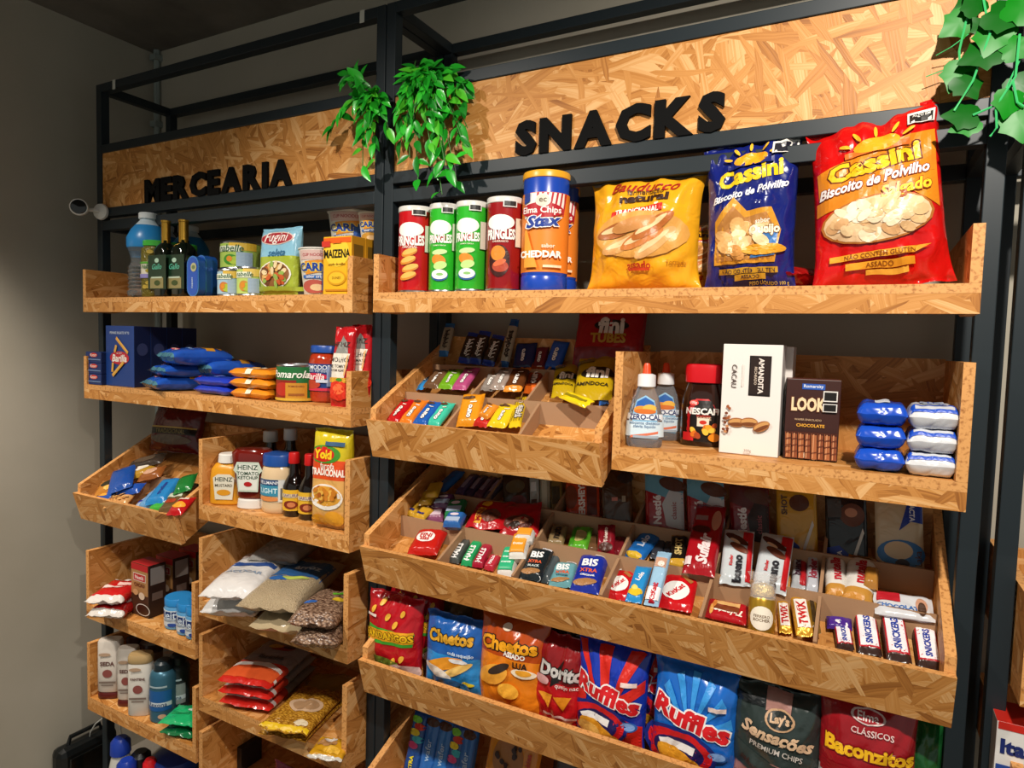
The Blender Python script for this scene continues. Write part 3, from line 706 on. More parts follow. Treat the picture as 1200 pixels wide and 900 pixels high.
def sauce_jar(label, x, Y, w_, h):
    r = w_/2*.95; p = Prod('sauce_jar', label, 'jar', 'tomato sauce jars')
    lathe('glass', [(r*.88, 0), (r*.97, h*.03), (r, h*.1), (r, h*.72), (r*.92, h*.82), (r*.78, h*.87), (r*.78, h*.9)], mat('tomato_sauce', 'a83218', .12, coat=.6, bump=.25, bscale=70), p.root)
    lathe('lid', [(r*.86, h*.87), (r*.9, h*.875), (r*.9, h*.975), (r*.86, h)], PL('1f4a9a'), p.root)
    sleeve(p, 'paper_label', r, h*.2, h*.68, P('1c3a78')); cyl_skin(p, r+.0012, h)
    p.text('POMODORO', -.2, .62, 1.2, 'e8ecf2', maxh=.08).text('con verdure', -.2, .565, .8, 'b8c4d8').ell(-.45, .46, .95, .12, 'c22040').text('Barilla', -.45, .46, .7, 'f6ece6', shear=.2).rect(-.3, .235, 1.4, .05, 'c83048').ell(-.7, .32, .7, .16, 'b0402a').rect(.8, .46, .4, .34, '8c9cc0').rect(.1, .38, .4, .05, 'c8d0e0')
    p.stand(x, Y+r, zS, .35)
x, w_, Y, h = sit(350, 388, 472, 405, ZS)
sauce_jar('tomato sauce jar with blue lid and navy label, front one', x, Y, w_, h)
sauce_jar('tomato sauce jar with blue lid behind the front one', x+.03, Y+.075, w_, h)
def sachet(label, pl, pr, pyb, pyt, Y, rx):
    x, w_, z, h = span(pl, pr, pyb, pyt, Y)
    p = pouch('ketchup_sachet', label, 'pouch', w_, h, .03, 'b8161e', 'tall red sauce pouches', kind='brick', crk=.004, pinch=.03)
    p.poly([(-.55, .66), (.1, .88), (.6, .80), (.75, .66)], '8a8a84').text('HEINZ', .05, .77, .8, '24221e', maxh=.1).poly([(-.85, .36), (.55, .36), (.9, .66), (-.75, .66)], 'e6dccc').text('MOLHO', -.05, .58, .9, '2a221c', maxh=.06).text('DE TOMATE', -.1, .5, .9, '2a221c', maxh=.04).text('COM ALHO', -.1, .45, .7, '4a3020', maxh=.03).rect(-.2, .33, 1.1, .06, 'd8a02c').ell(.0, .2, 1.2, .24, 'd8321c').ell(.05, .22, .6, .13, 'f06a3a').poly([(.5, .4), (.7, .62), (.85, .66), (.62, .38)], 'e2b070')
    p.ell(.1, .335, .3, .04, '3f8a2a')
    p.stand(x, Y, z, rx=rx)
sachet('tall red tomato sauce pouch in front at the shelf end', 389, 412, 477, 382, -.045, -.08)
sachet('tall red tomato sauce pouch behind the front one', 410, 434, 465, 380, -.005, -.05)

# ================================================================== SNACKS RACK, TOP SHELF
ZT2 = .114
def crisp_can(label, pl, pr, pyt, Y, col, dark, chip, sub, rz=.30):
    x, w_, z, h = onshelf(pl, pr, pyt, Y, ZT2); r = w_/2*.90; p = Prod('crisp_tube', label, 'can', 'paper tube crisp cans')
    lathe('tube', [(r*.97, 0), (r, .002), (r, h-.012)], mat('tube_'+col, col, .22, coat=.4), p.root, 36)
    lathe('bottom_rim', [(r*1.01, 0), (r*1.02, .001), (r*1.02, .005), (r*1.0, .006)], SILV, p.root, 36)
    lathe('plastic_lid', [(r*1.0, h-.013), (r*1.03, h-.012), (r*1.03, h-.002), (r*1.0, h), (r*.9, h-.001), (0, h-.001)], mat('lid_clear', 'd9d6d0', .25), p.root, 36)
    cyl_skin(p, r+.0002, h)
    p.ell(-.1, .725, 1.1, .165, 'f6f4ee').poly([(-.62, .56), (.5, .575), (.5, .64), (-.62, .625)], dark).text('PRINGLES', -.06, .60, 1.12, 'f8f4ee', bold=.05, hs=1.9, rot=.01).text(sub, -.06, .525, .6, 'f4ead8')
    if chip == 'plain':
        for v, u in ((.46, -.1), (.37, -.2), (.28, .0), (.19, -.15)):
            p.ell(u, v, .66, .085, 'd8862c', rot=.3).ell(u+.04, v+.012, .58, .06, 'f2b85a', rot=.3)
    elif chip == 'onion':
        p.ell(-.05, .45, .7, .06, 'c8e8a0', rot=.1).ell(-.1, .36, .66, .12, 'e08a2a', rot=-.3).ell(.05, .3, .6, .09, 'bfe38a', rot=.2).ell(.0, .19, .76, .13, '2a5a9a').ell(.0, .2, .7, .11, 'f2f4ec').ell(.05, .2, .3, .03, '8ac070')
    else:
        p.ell(-.1, .32, .8, .34, '3a120c').ell(-.2, .40, .55, .16, 'e0882c', rot=-.3).ell(.0, .26, .6, .12, 'b0442c').ell(-.05, .3, .5, .06, 'd86a40', rot=.4)
    p.rect(.62, .92, .5, .07, 'e8e6e0').rect(.62, .92, .42, .05, '22201e').rect(1.35, .62, .3, .3, 'd8d4c0')
    p.stand(x, Y+r, z, rz)
crisp_can('red crisp tube at the left end of the snack shelf', 457, 495, 241, -.055, 'c4141c', 'c4141c', 'plain', 'ORIGINAL')
crisp_can('green crisp tube, left one of the two', 495, 528, 238, -.052, '2fb52c', 'a01c20', 'onion', 'CREME E CEBOLA')
crisp_can('green crisp tube, right one of the two', 526, 561, 235, -.062, '2fb52c', 'a01c20', 'onion', 'CREME E CEBOLA')
crisp_can('dark red crisp tube beside the tall blue canister', 561, 603, 230, -.058, '96161a', '96161a', 'bbq', 'CHURRASCO')
def stax(label, pl, pr, pyt, Y):
    x, w_, z, h = onshelf(pl, pr, pyt, Y, ZT2); r = w_/2*.90; p = Prod('crisp_canister', label, 'can', 'tall blue and orange crisp canisters')
    lathe('canister', [(r*.95, 0), (r*1.0, .004), (r, h*.12), (r*.97, h*.13), (r*1.0, h*.15), (r*1.0, h*.8), (r*.98, h*.82), (r*.99, h*.94)], mat('canister_blue', '1c46b0', .25, coat=.3), p.root, 36)
    lathe('yellow_lid', [(r*.99, h*.94), (r*1.03, h*.945), (r*1.03, h*.985), (r*1.0, h), (0, h)], PL('e8a62a'), p.root, 36)
    sleeve(p, 'wrap_label', r, h*.155, h*.815, P('e8842a'), seg=36); cyl_skin(p, r+.0009, h)
    p.poly([(-1.2, .6), (1.3, .66), (1.3, .81), (-1.2, .81)], 'f2ece4')
    for k in range(7):
        u0 = -.55+k*.28; p.poly([(u0, .62), (u0+.1, .62), (u0+.32, .81), (u0+.2, .81)], 'b8202c')
    p.poly([(-1.2, .72), (-.75, .74), (-.75, .81), (-1.2, .81)], '2a3f8a')
    p.ell(-.1, .665, 1.32, .125, 'b01c28').text('Elma Chips', -.1, .66, 1.14, 'f8f2ea', bold=.02, maxh=.07).ell(.0, .745, .42, .105, 'f0ead8').ell(.0, .745, .36, .09, 'd8d2c0').text('ec', 0, .745, .2, '6a5a40').text('Stax', .05, .575, 1.0, '1c3a90', bold=.05, shear=.3, out='f6f4f0', maxh=.1, rot=.08)
    p.poly([(-1.0, .19), (-.2, .19), (-.85, .5), (-1.0, .5)], 'f0a03a').text('sabor', .35, .37, .35, 'f6e8d8').text('CHEDDAR', -.1, .30, 1.2, 'fbf6ee', bold=.05, maxh=.09).rect(.6, .2, .5, .02, 'f0dcb8')
    p.stand(x, Y+r, z, .32)
stax('tall blue and orange canister with yellow lid, front of its row', 601, 657, 199, -.06)
stax('tall blue and orange canister, second in its row', 625, 670, 210, .03)
stax('tall blue and orange canister, rear of its row', 634, 672, 219, .115)
FL = FLM
def crisps(p, n, cu, cv, su, sv, cols, size=.12, asp=.5):
    for k in range(n):
        a = random.uniform(0, 6.28); b = random.random()**.5
        p.ell(cu+su*b*math.cos(a), cv+sv*b*math.sin(a), size*random.uniform(.8, 1.2), size*asp*random.uniform(.8, 1.2), random.choice(cols), rot=random.uniform(-.8, .8), part='product_window', n=12)
# bread-roll bag
def rolls(label, pl, pr, pyt, Y, rz, big=True):
    x, w_, z, h = onshelf(pl, pr, pyt, Y, ZT2)
    p = pouch('toast_bag', label, 'bag', w_, h, .11, 'e9a51e', 'yellow toast bags', crk=.011, pinch=.12, seal=.04, nx=40, ny=40, seed=3.3 if big else 8)
    p.poly([(-.95, .955), (.95, .955), (.98, .995), (-.98, .995)], 'b9a07c')
    p.text('Bauducco', .05, .88, 1.0*.62, 'a8281e', shear=.35, bold=.015, maxh=.09).text('fermentação', .1, .825, .32, '4a2a10', rot=.02).text('natural', .08, .775, .44, '3a1c0c', bold=.05, maxh=.07, rot=.03).poly([(-.5, .60), (.45, .655), (.45, .715), (-.5, .66)], 'd0281c').text('TRADICIONAL', -.02, .66, .40, 'fbf3e6', bold=.03, rot=.06)
    p.ell(.05, .46, .86, .40, 'd89c4a', part='product_window')
    for (u, v, a_, c) in ((-.25, .38, .3, 'd9a060'), (.1, .42, .35, 'c87838'), (.3, .52, .5, 'b5672c'), (-.05, .54, .2, 'c98a4c'), (.35, .38, .6, 'dca668'), (-.35, .5, .2, 'a8602c')):
        p.ell(u, v, .42, .12, c, rot=a_, part='product_window').ell(u-.02, v+.012, .32, .05, 'ecc894', rot=a_, part='product_window')
    p.text('assado', .05, .20, .22, 'b8301c', bold=.03).rect(.05, .165, .2, .02, 'c8401c').text('Torrada', .7, .22, .16, 'b87818')
    p.stand(x, Y, z, rz, rx=-.05)
rolls('yellow toast bag with a clear window in the middle of the snack shelf', 690, 829, 207, .02, .0)
rolls('second yellow toast bag half hidden behind the front one', 785, 850, 262, .10, .25, False)
# cassava biscuit bags
def cassini(label, pl, pr, pyt, Y, base, col2, kind, rz, rx, flare):
    x, w_, z, h = onshelf(pl, pr, pyt, Y, ZT2)
    p = pouch('biscuit_bag', label, 'bag', w_, h, .085, base, 'large biscuit bags', crk=.012, pinch=.10, seal=.045, nx=44, ny=44, seed=11 if kind else 17, flare=flare, skew=.12 if kind else .15)
    if kind:   # red
        p.poly([(-.94, .54), (-.2, .60), (.35, .72), (.94, .74), (.93, .80), (.93, .40), (.6, .52), (-.3, .50), (-.95, .46)], col2)
        p.poly([(-.9, .56), (.9, .60), (.93, .82), (.2, .80), (-.92, .72)], col2)
        sx, sv = .05, .80
        p.text('Cassini', -.02, .70, .72, 'f2c21e', bold=.05, rot=.09, out='6a2a10', maxh=.11).text('Biscoito de Polvilho', -.04, .60, .86, 'fbf3ee', bold=.03, shear=.3, rot=.07, out='8a2a14')
        p.ell(-.02, .38, .86, .27, 'b46c2c', part='product_window').ell(-.02, .38, .82, .25, 'e6c498', part='product_window'); crisps(p, 70, -.02, .38, .70, .10, ('f2dcb8', 'e8c898', 'f6e6cc', 'e0b884', 'd8a874'), .13, .42)
        p.text('Salgado', .45, .515, .38, 'f4cf2c', bold=.03, shear=.2, rot=.06, out='a8541c')
        p.poly([(-.75, .165), (.5, .165), (.75, .2), (-.75, .2)], 'e8a02a').rect(0, .125, .5, .04, 'e8a02a').text('NÃO CONTÉM GLÚTEN', 0, .185, .52, '8a4a10').text('ASSADO', 0, .125, .2, '8a4a10').rect(.1, .085, .3, .03, 'eab040')
        p.rect(.72, .90, .2, .07, 'e8e4dc').rect(.72, .895, .17, .05, '2a2624').text('ALTO EM', .72, .91, .13, 'e8e4dc')
    else:
        sx, sv = .0, .84
        p.text('Cassini', 0, .745, .70, 'f0c81e', bold=.05, rot=.10, maxh=.13).text('Biscoito de Polvilho', 0, .625, .84, 'f2f2f6', bold=.03, shear=.3, rot=.09)
        p.poly([(-.78, .16), (.6, .16), (.72, .36), (.5, .50), (-.05, .50), (-.35, .60), (-.78, .46)], 'd8962c').poly([(-.72, .18), (.55, .18), (.64, .34), (.4, .47), (-.1, .46), (-.35, .54), (-.72, .42)], 'b47a3c', part='product_window')
        crisps(p, 26, -.15, .33, .46, .12, ('e8c088', 'dca864', 'f0d4a4', 'cf9048'), .2, .38)
        p.poly([(.05, .19), (.6, .2), (.66, .34), (.35, .37)], '3a74b4').text('sabor', .32, .42, .16, 'f6f0e0').text('Queijo', .36, .36, .34, 'f4ead0', bold=.04, out='8a5a1c').ell(.35, .24, .5, .07, 'e0a02c')
        p.rect(0, .115, .66, .035, 'c89a2c').text('NÃO CONTÉM GLÚTEN', 0, .115, .6, '2a2440').rect(.05, .075, .34, .035, 'c89a2c').text('ASSADO', .05, .075, .2, '2a2440').text('PESO LÍQUIDO 100 g', .45, .035, .42, 'd8c060')
        p.rect(.7, .885, .26, .08, 'e8e4dc').rect(.7, .88, .22, .06, '20202a').text('ALTO EM', .7, .895, .15, 'e8e4dc')
    p.ell(sx, sv, .36, .09, 'f2a41e')
    for k in range(5):
        a = PI*(.12+.19*k); p.ell(sx+.52*math.cos(a), sv+.085*math.sin(a), .10, .02, 'f2b82c', rot=a)
    p.rect(sx, sv-.028, .5, .035, base if not kind else 'e0702a')
    p.stand(x, Y, z, rz, rx=rx, ry=-.10 if kind else -.02)
cassini('navy blue biscuit bag with yellow sun emblem on the snack shelf', 830, 944, 162, .01, '15206e', None, 0, .05, -.04, .04)
cassini('large red biscuit bag at the right end of the snack shelf', 962, 1132, 132, .0, 'c8100f', 'e0861c', 1, .0, -.03, -.03)
p = flatbag('biscuit_bag', 'red biscuit bag lying flat behind the large red one', 'bag', (965, 330), (985, 322), 40, .04, ZT2, 'b01212', 'large biscuit bags', wm=.16)
p.stand(at(962, 330, .07).x, .06, ZC+ZT2+.03, .9, rx=-PI/2)

# ================================================================== SHELF WITH SWEETENER AND CARTONS
ZA = -.196; zA = ZC+ZA+.0006
def sweet(label, pl, pr, pyb, pyt, dy=0):
    x, w_, Y, h = sit(pl, pr, pyb, pyt, ZA); Y = max(Y, -.06); r = w_/2; p = Prod('sweetener_bottle', label, 'bottle', 'sweetener bottles'); sy = .55
    pf = [(.90, 0), (.98, .02), (1.0, .08), (.97, .25), (.9, .42), (.74, .58), (.56, .68), (.48, .71), (.46, .73)]
    lathe('bottle_body', [(r*a, h*b) for a, b in pf], mat('sweetener_clear', 'dfe6ee', .06, trans=.85, ior=1.2), p.root, 28, sy)
    lathe('white_collar', [(r*.5, h*.72), (r*.52, h*.725), (r*.5, h*.86), (r*.3, h*.875)], PL('eceef0'), p.root, 24)
    lathe('red_nozzle', [(r*.26, h*.868), (r*.24, h*.88), (r*.2, h*.97), (r*.14, h)], PL('e04a22'), p.root, 18)
    def rf(z):
        t = z/h
        for (a0, b0), (a1, b1) in zip(pf, pf[1:]):
            if b0 <= t <= b1: return r*(a0+(a1-a0)*(t-b0)/(b1-b0))
        return r*.5
    def S(x, z, l): a = max(-1.4, min(1.4, x/r)); R = rf(z)+l; return (R*math.sin(a), -R*math.cos(a)*sy-.0, z)
    p.skin(S, 2*r, h, r*.2)
    p.poly([(-.8, .12), (.8, .10), (.8, .42), (.66, .56), (0, .62), (-.66, .56), (-.8, .42)], '8fc0e0').poly([(-.7, .42), (.7, .42), (.6, .54), (0, .6), (-.6, .54)], '2a62b0').ell(-.25, .45, .5, .09, 'e8983a').ell(.3, .47, .45, .09, 'f0b84a').ell(0, .43, .7, .06, 'd8722a').rect(0, .365, 1.5, .07, 'eef4f8').text('ZERO-CAL', 0, .365, 1.0, '1a2a6a', bold=.03).rect(0, .22, 1.5, .18, 'd8eaf4').poly([(-.78, .14), (.78, .2), (.78, .17), (-.78, .11)], 'e07a5a').rect(.1, .13, .7, .03, 'a8b4c0').text('adoçante dietético', 0, .29, .9, '5a7aa0').text('stevia líquido', 0, .25, .6, '5a7aa0')
    p.stand(x, Y+r*sy+dy, zA, .25)
sweet('clear sweetener bottle with red nozzle, front one', 733, 774, 525, 426)
sweet('clear sweetener bottle with red nozzle, rear one', 747, 786, 521, 426, .065)
x, w_, Y, h = sit(793, 848, 524, 427, ZA); r = w_/2*.95
p = Prod('coffee_jar', 'instant coffee jar with red lid and black label', 'jar')
lathe('glass_body', [(r*.9, 0), (r*.97, h*.02), (r, h*.1), (r*1.0, h*.42), (r*.95, h*.58), (r*.8, h*.72), (r*.74, h*.77)], mat('coffee_dark', '2a120a', .1, coat=.7), p.root, 32, .8, sq=3)
lathe('red_lid', [(r*.8, h*.77), (r*.86, h*.775), (r*.88, h*.94), (r*.84, h*.99), (r*.78, h), (0, h)], PL('c8101c'), p.root, 32, .85, sq=3)
cyl_skin(p, r, h, sy=.86, rf=lambda z: r*1.035 if z < h*.45 else r*1.035-(z-h*.45)*.28)
p.poly([(-.95, .06), (.95, .06), (.98, .4), (.8, .58), (-.8, .58), (-.98, .4)], 'c01c22').poly([(-.7, .06), (.95, .06), (.95, .38), (.6, .56), (-.3, .56), (-.72, .36)], '16100e').text('NESCAFÉ', .1, .44, 1.1, 'f4efe8', bold=.04).text('tradição', .1, .375, .4, 'c83a2c').text('FORTE', .15, .345, .4, 'e8c8a8').rect(.1, .3, .34, .1, 'e8dcc8').ell(.1, .3, .2, .05, 'c83020')
for k in range(14): p.ell(random.uniform(-.6, .8), random.uniform(.1, .26), .22, .06, random.choice(('e8a02c', 'd8701c', 'f0c040', 'a8441c')), rot=random.uniform(0, 3))
p.ell(-.5, .53, .3, .07, 'd83a2c').text('100g', -.5, .53, .2, 'f4e8e0').rect(-.75, .12, .35, .1, 'd8282c').ell(.75, .12, .35, .1, 'e88a1c')
p.stand(x, Y+r*.86, zA, .12)
def amand(label, x, Y, w_, h, d):
    b = box_prod('wafer_carton', label, 'box', w_, h, d, 'ece6e0', 'white wafer cartons', side='c9c4c0', top='e0dad4')
    b.rect(.28, .72, .36, .36, '1c1210').rect(.28, .72, .32, .33, '2a1c18').text('AMANDITA', .32, .72, .32*b.H/b.W, 'f2e6dc', rot=-PI/2, bold=.03).text('RECHEADO', .14, .72, .16*b.H/b.W, 'd8c4b0', rot=-PI/2).text('CACAU', -.58, .71, .21*b.H/b.W, '4a3a34', rot=-PI/2).rect(-.3, .72, .02, .2, 'e0d8d0')
    for (u, v) in ((-.42, .29), (.0, .30), (.42, .27)):
        b.ell(u, v, .30, .085, 'a86a3a', rot=.5 if u > .3 else .05).ell(u, v+.006, .27, .05, 'd09a5c', rot=.5 if u > .3 else .05).ell(u, v-.015, .26, .03, '7a4422', rot=.5 if u > .3 else .05)
    for k in range(14): b.ell(-.78+random.uniform(-.08, .1), random.uniform(.18, .5), .05, .03, random.choice(('a05a34', 'c88a5c', '7a3c20')), rot=random.random()*3)
    b.text('300g', .0, .04, .12, '8a7a70'); b.stand(x, Y, zA)
x, w_, Y, h = sit(845, 915, 534, 404, ZA)
amand('white wafer carton with dark vertical name panel', x, Y, w_, h, .055)
amand('white wafer carton standing behind the front one', x+.012, Y+.062, w_, h*.99, .055)
x, w_, Y, h = sit(920, 984, 540, 445, ZA)
b = box_prod('chocolate_straw_box', 'dark brown chocolate wafer straw box beside the white carton', 'box', w_, h, .065, '3c1c16', side='2c1410', top='5a2c20')
b.rect(-.0, .91, .42, .07, '2a58b0').text('Romarsity', 0, .91, .36, 'f0f4fa').text('LOOK', -.15, .69, .64, 'f2d8ac', bold=.05, hs=1.6, out='5a2a14').text('WAFER ENROLADO', -.15, .50, .5, 'c8a884').text('CHOCOLATE', -.05, .43, .52, 'e8a83a', bold=.03)
for k in range(8): b.rect(-.84+k*.24, .18, .10, .32, ('a8643c', '8a4a2c')[k % 2], rot=.04).rect(-.84+k*.24, .335, .10, .03, '4a2012').rect(-.87+k*.24, .18, .02, .3, 'd09468')
for k in range(8):
    for j in range(3): b.rect(-.84+k*.24, .1+j*.08, .10, .015, '6a3420', rot=.3)
b.text('110 g', -.1, .05, .3, 'f0d8b8').rect(.62, .8, .26, .13, 'e6e2dc').rect(.62, .8, .22, .1, '1c1816').rect(.62, .66, .26, .1, 'e6e2dc').rect(.62, .66, .22, .08, '1c1816')
b.stand(x, Y, zA, .12)
for k in range(3):
    z0 = k*.0385
    q = onz(1030, 556, ZC+ZA); a = at(1000, 556, q.y); c = at(1060, 556, q.y)
    p = packet('glossy blue biscuit packet, %s of the left stack' % ('lowest', 'middle', 'top')[k], 1000, 1060, 555, 520, ZA, '1a4ec0', 'blue and white biscuit packets', name='biscuit_packet', lift=z0, hm=.0375, d=.1, Yf=-.058)
    p.rect(.0, .5, .6, .3, 'd8dce4').text('Negresco', 0, .5, .4, '1a2a7a', rot=-PI/2); p.finish()
    p = packet('white and blue biscuit packet, %s of the right stack' % ('lowest', 'middle', 'top')[k], 1060, 1122, 561, 525, ZA, 'd6d8dc', 'blue and white biscuit packets', name='biscuit_packet', lift=z0, hm=.0375, d=.1, Yf=-.062)
    p.S2 = 1
    p.poly([(.50, .03), (.97, .03), (.97, .97), (.50, .97)], '1a4ec0').poly([(.72, .12), (.9, .12), (.9, .88), (.72, .88)], 'c8ccd4').ell(-.2, .5, .8, .5, '9aa4b4').text('LEITE', -.1, .5, .4, '2a4ab0', rot=-PI/2); p.finish()

# ================================================================== BARS AND PACKETS IN THE SLOPING BINS
def bar(B, name, label, cat, p0, p1, wpx, col, group=None, t=.018, lift=0, lift1=None, kind='bar', sealcol=None, seal=.06, crk=.0025, pinch=0, nx=10, ny=14, split=None, wm=None, m=None):
    if lift1 is None: lift1 = lift
    lift = max(0, lift-B.dl); lift1 = max(0, lift1-B.dl)
    a = onplane(p0[0], p0[1], B.p+B.n*(lift+t/2+.001), B.n); b = onplane(p1[0], p1[1], B.p+B.n*(lift1+t/2+.001), B.n)
    q = onplane(p0[0]+wpx, p0[1], B.p+B.n*(lift+t/2), B.n); w_ = wm or abs(q.x-a.x); h = (b-a).length
    pr = pouch(name, label, cat, w_, h, t, col, group, kind=kind, sealcol=sealcol, seal=seal, crk=crk, pinch=pinch, nx=nx, ny=ny, split=split, m=m)
    pr._args = (a, b, B.n); return pr
def prop(name, label, cat, pl, pr, pyb, pyt, Y0, Y1, col, group=None, t=.014, kind='flat', crk=.0015, seal=.03, sealcol=None, lx=0, **k):
    """flat pack leaning back: foot in plane Y0, head in plane Y1 (lx: sideways slant in pixels)"""
    pc = (pl+pr)/2; a = at(pc, pyb, Y0); b = at(pc+lx, pyt, Y1); w_ = at(pr, pyb, Y0).x-at(pl, pyb, Y0).x
    p = pouch(name, label, cat, w_, (b-a).length, t, col, group, kind=kind, crk=crk, seal=seal, sealcol=sealcol, pinch=0, nx=10, ny=14, **k); p._args = (a, b, Vector((0, -1, .4))); return p
CB = 'cereal bars in the upper bin'
def cbar(label, p0, p1, wpx, col, txt='ouro', tcol='f4f0ea', extra=None, **k):
    if k.get('lift', 0) < .03: k['lift'] = k.get('lift', 0)+.04; k.setdefault('lift1', k['lift']+.012)
    p = bar(BU, 'cereal_bar', label, 'snack bar', p0, p1, wpx*1.12, col, CB, **k)
    p.text(txt, .05, .40, .62, tcol, rot=PI/2*0+.0, bold=.08, maxh=.22)
    p.dec.clear(); p.text(txt, .1, .40, .9*p.H/p.W*.45, tcol, rot=PI/2, bold=.08, out='3a2c24')
    p.ell(-.2, .82, .6, .1, '5a3a22').rect(.3, .68, .3, .03, 'f0e6d8')
    if extra: extra(p)
    return go(p)
cbar('red cereal bar, first in the front row of the upper bin', (458, 496), (481, 468), 15, 'b8121a')
cbar('orange cereal bar, second in the front row of the upper bin', (474, 497), (496, 469), 15, 'e07a22')
cbar('blue cereal bar, third in the front row of the upper bin', (490, 499), (512, 471), 17, '1c5ab0', lift=.004)
cbar('mint green cereal bar, fourth in the front row of the upper bin', (506, 500), (527, 472), 16, '3fbfa0')
cbar('large amber cereal bar lying on the divider of the upper bin', (547, 500), (556, 462), 24, 'e0901c', lift=.04, lift1=.075, t=.02)
cbar('red and orange bar under the amber one', (562, 500), (578, 478), 17, 'c02a22', lift=.006)
cbar('orange topped bar between amber and yellow bars', (566, 490), (579, 474), 14, 'e08a2a', lift=.02)
cbar('yellow cereal bar in the front row of the upper bin', (581, 501), (598, 474), 22, 'e6c31e', lift=.012)
def stripes(p):
    for k in range(6): p.rect(-.75+k*.3, .5, .04, .8, '6a5a10')
cbar('yellow striped bar leaning on the right divider', (603, 501), (612, 466), 13, 'dcb81c', lift=.02, lift1=.05, txt='aveia', extra=stripes)
cbar('long light blue bar along the left cheek of the upper bin', (489, 457), (512, 425), 12, '2a86c8', lift=.045, lift1=.03, txt='wafer')
cbar('brown cereal bar in the second row', (504, 455), (520, 434), 17, '6a4c34', lift=.02)
cbar('lime green cereal bar in the second row', (521, 456), (536, 433), 17, '6fa81e', lift=.02)
cbar('pink cereal bar in the second row', (537, 457), (555, 431), 17, 'b04a7a', lift=.02)
cbar('grey cereal bar in the second row, left one', (570, 458), (582, 438), 15, '8a8078', lift=.02)
cbar('grey cereal bar in the second row, right one', (582, 457), (596, 432), 18, '9a8a80', lift=.025)
cbar('brown and orange cereal bar in the second row', (600, 459), (612, 431), 20, '5a3218', lift=.025, sealcol='e08a2a', seal=.12)
cbar('orange brown bar leaning steeply on the divider', (622, 461), (634, 421), 17, '9a3e14', lift=.04, lift1=.06, sealcol='d8641c', seal=.12)
def wafer(label, p0, p1, wpx, c, sc, **k):
    p = prop('wafer_bar', label, 'wafer bar', p0[0]-wpx/2, p0[0]+wpx/2, p0[1]+5, p1[1], .185, .222, c, 'wafer bars in the back row of the upper bin', t=.02, kind='bar', sealcol=sc, seal=.16, lx=p1[0]-p0[0])
    p.text('cookies', 0, .5, .5*p.H/p.W, 'e8e0d4' if c < 'a' else '3a2c22', rot=PI/2, bold=.05)
    for i in range(5): p.rect(.5, .25+.12*i, .3, .03, '201812' if c > 'a' else 'd8d0c4', rot=.6)
    return go(p)
wafer('cream wafer bar with blue end at the back left', (519, 413), (528, 379), 11, 'a89c84', '2a72b4', lift=.05, lift1=.05)
wafer('dark striped wafer bar at the back, left one', (543, 421), (556, 390), 14, '3a2c24', '2440a0', lift=.03)
wafer('dark striped wafer bar at the back, middle one', (556, 422), (569, 388), 14, '3a2c24', '2440a0', lift=.035)
wafer('dark striped wafer bar at the back, right one', (571, 424), (585, 393), 15, '3a2c24', '2440a0', lift=.03)
wafer('tall cream wafer bar with blue end', (590, 428), (604, 374), 10, 'b0a48c', '1f5a9a', lift=.05, lift1=.06)
def cprop(label, pl, pr, pyb, pyt, col, lx):
    p = prop('cereal_bar', label, 'snack bar', pl, pr, pyb, pyt, .18, .215, col, CB, t=.02, kind='bar', lx=lx)
    p.text('ouro', .0, .5, .9*p.H/p.W*.5, 'f4f0ea', rot=PI/2, bold=.08, out='3a2c24'); go(p)
cprop('navy cereal bar pack in the back row', 600, 624, 434, 402, '162a5c', 6)
cprop('dark red cereal bar in the back row', 624, 638, 434, 407, '6a2230', 6)
cprop('bright blue cereal bar in the back row', 637, 656, 434, 400, '1c56b0', 12)
def gummy(label, p0, p1, wpx, **k):
    p = bar(BU, 'gummy_pouch', label, 'pouch', p0, p1, wpx, 'b89a14', 'yellow gummy pouches', kind='pillow', crk=.004, seal=.05, **k)
    p.rect(-.55, .84, .5, .1, '4a4226').rect(-.55, .84, .42, .06, '8a7c4a').ell(.2, .52, .9, .24, '17130c').text('fini', .2, .52, .62, 'f2ece0', bold=.06, rot=-.1).text('AMINDOCA', -.05, .28, .9, '2a220c', bold=.03, rot=-.18)
    return go(p)
gummy('yellow gummy pouch at the back of its compartment', (660, 465), (664, 427), 28, lift=.05, lift1=.07, t=.025)
gummy('yellow gummy pouch with black oval badge in front', (694, 470), (700, 419), 46, lift=.065, lift1=.09, t=.03)
p = bar(BU, 'gummy_stick', 'small bright yellow stick pack lying across the divider', 'packet', (660, 462), (691, 474), 10, 'e8cc1c', t=.01, lift=.095, wm=.03); p.rect(0, .5, .25, .8, '8a7a14'); go(p)
p = bar(BU, 'gummy_stick', 'small blue packet beside the yellow gummy pouch', 'packet', (708, 474), (706, 462), 12, '2a6ac0', t=.02, lift=.06); go(p)
x, w_, z, h = span(671, 752, 440, 352, .175)
p = pouch('gummy_bag', 'large red gummy bag standing at the back of the upper bin', 'bag', w_, h, .05, '9a1420', crk=.006, kind='brick', pinch=.02)
p.ell(.1, .66, .5, .16, '14100e').text('fini', .1, .66, .38, 'd8d4cc', bold=.06).text('TUBES', .05, .48, .52, 'b08a2c', bold=.04).rect(-.1, .2, .8, .3, '7a2a34')
p.stand(x, .175, z, .05, rx=-.3)

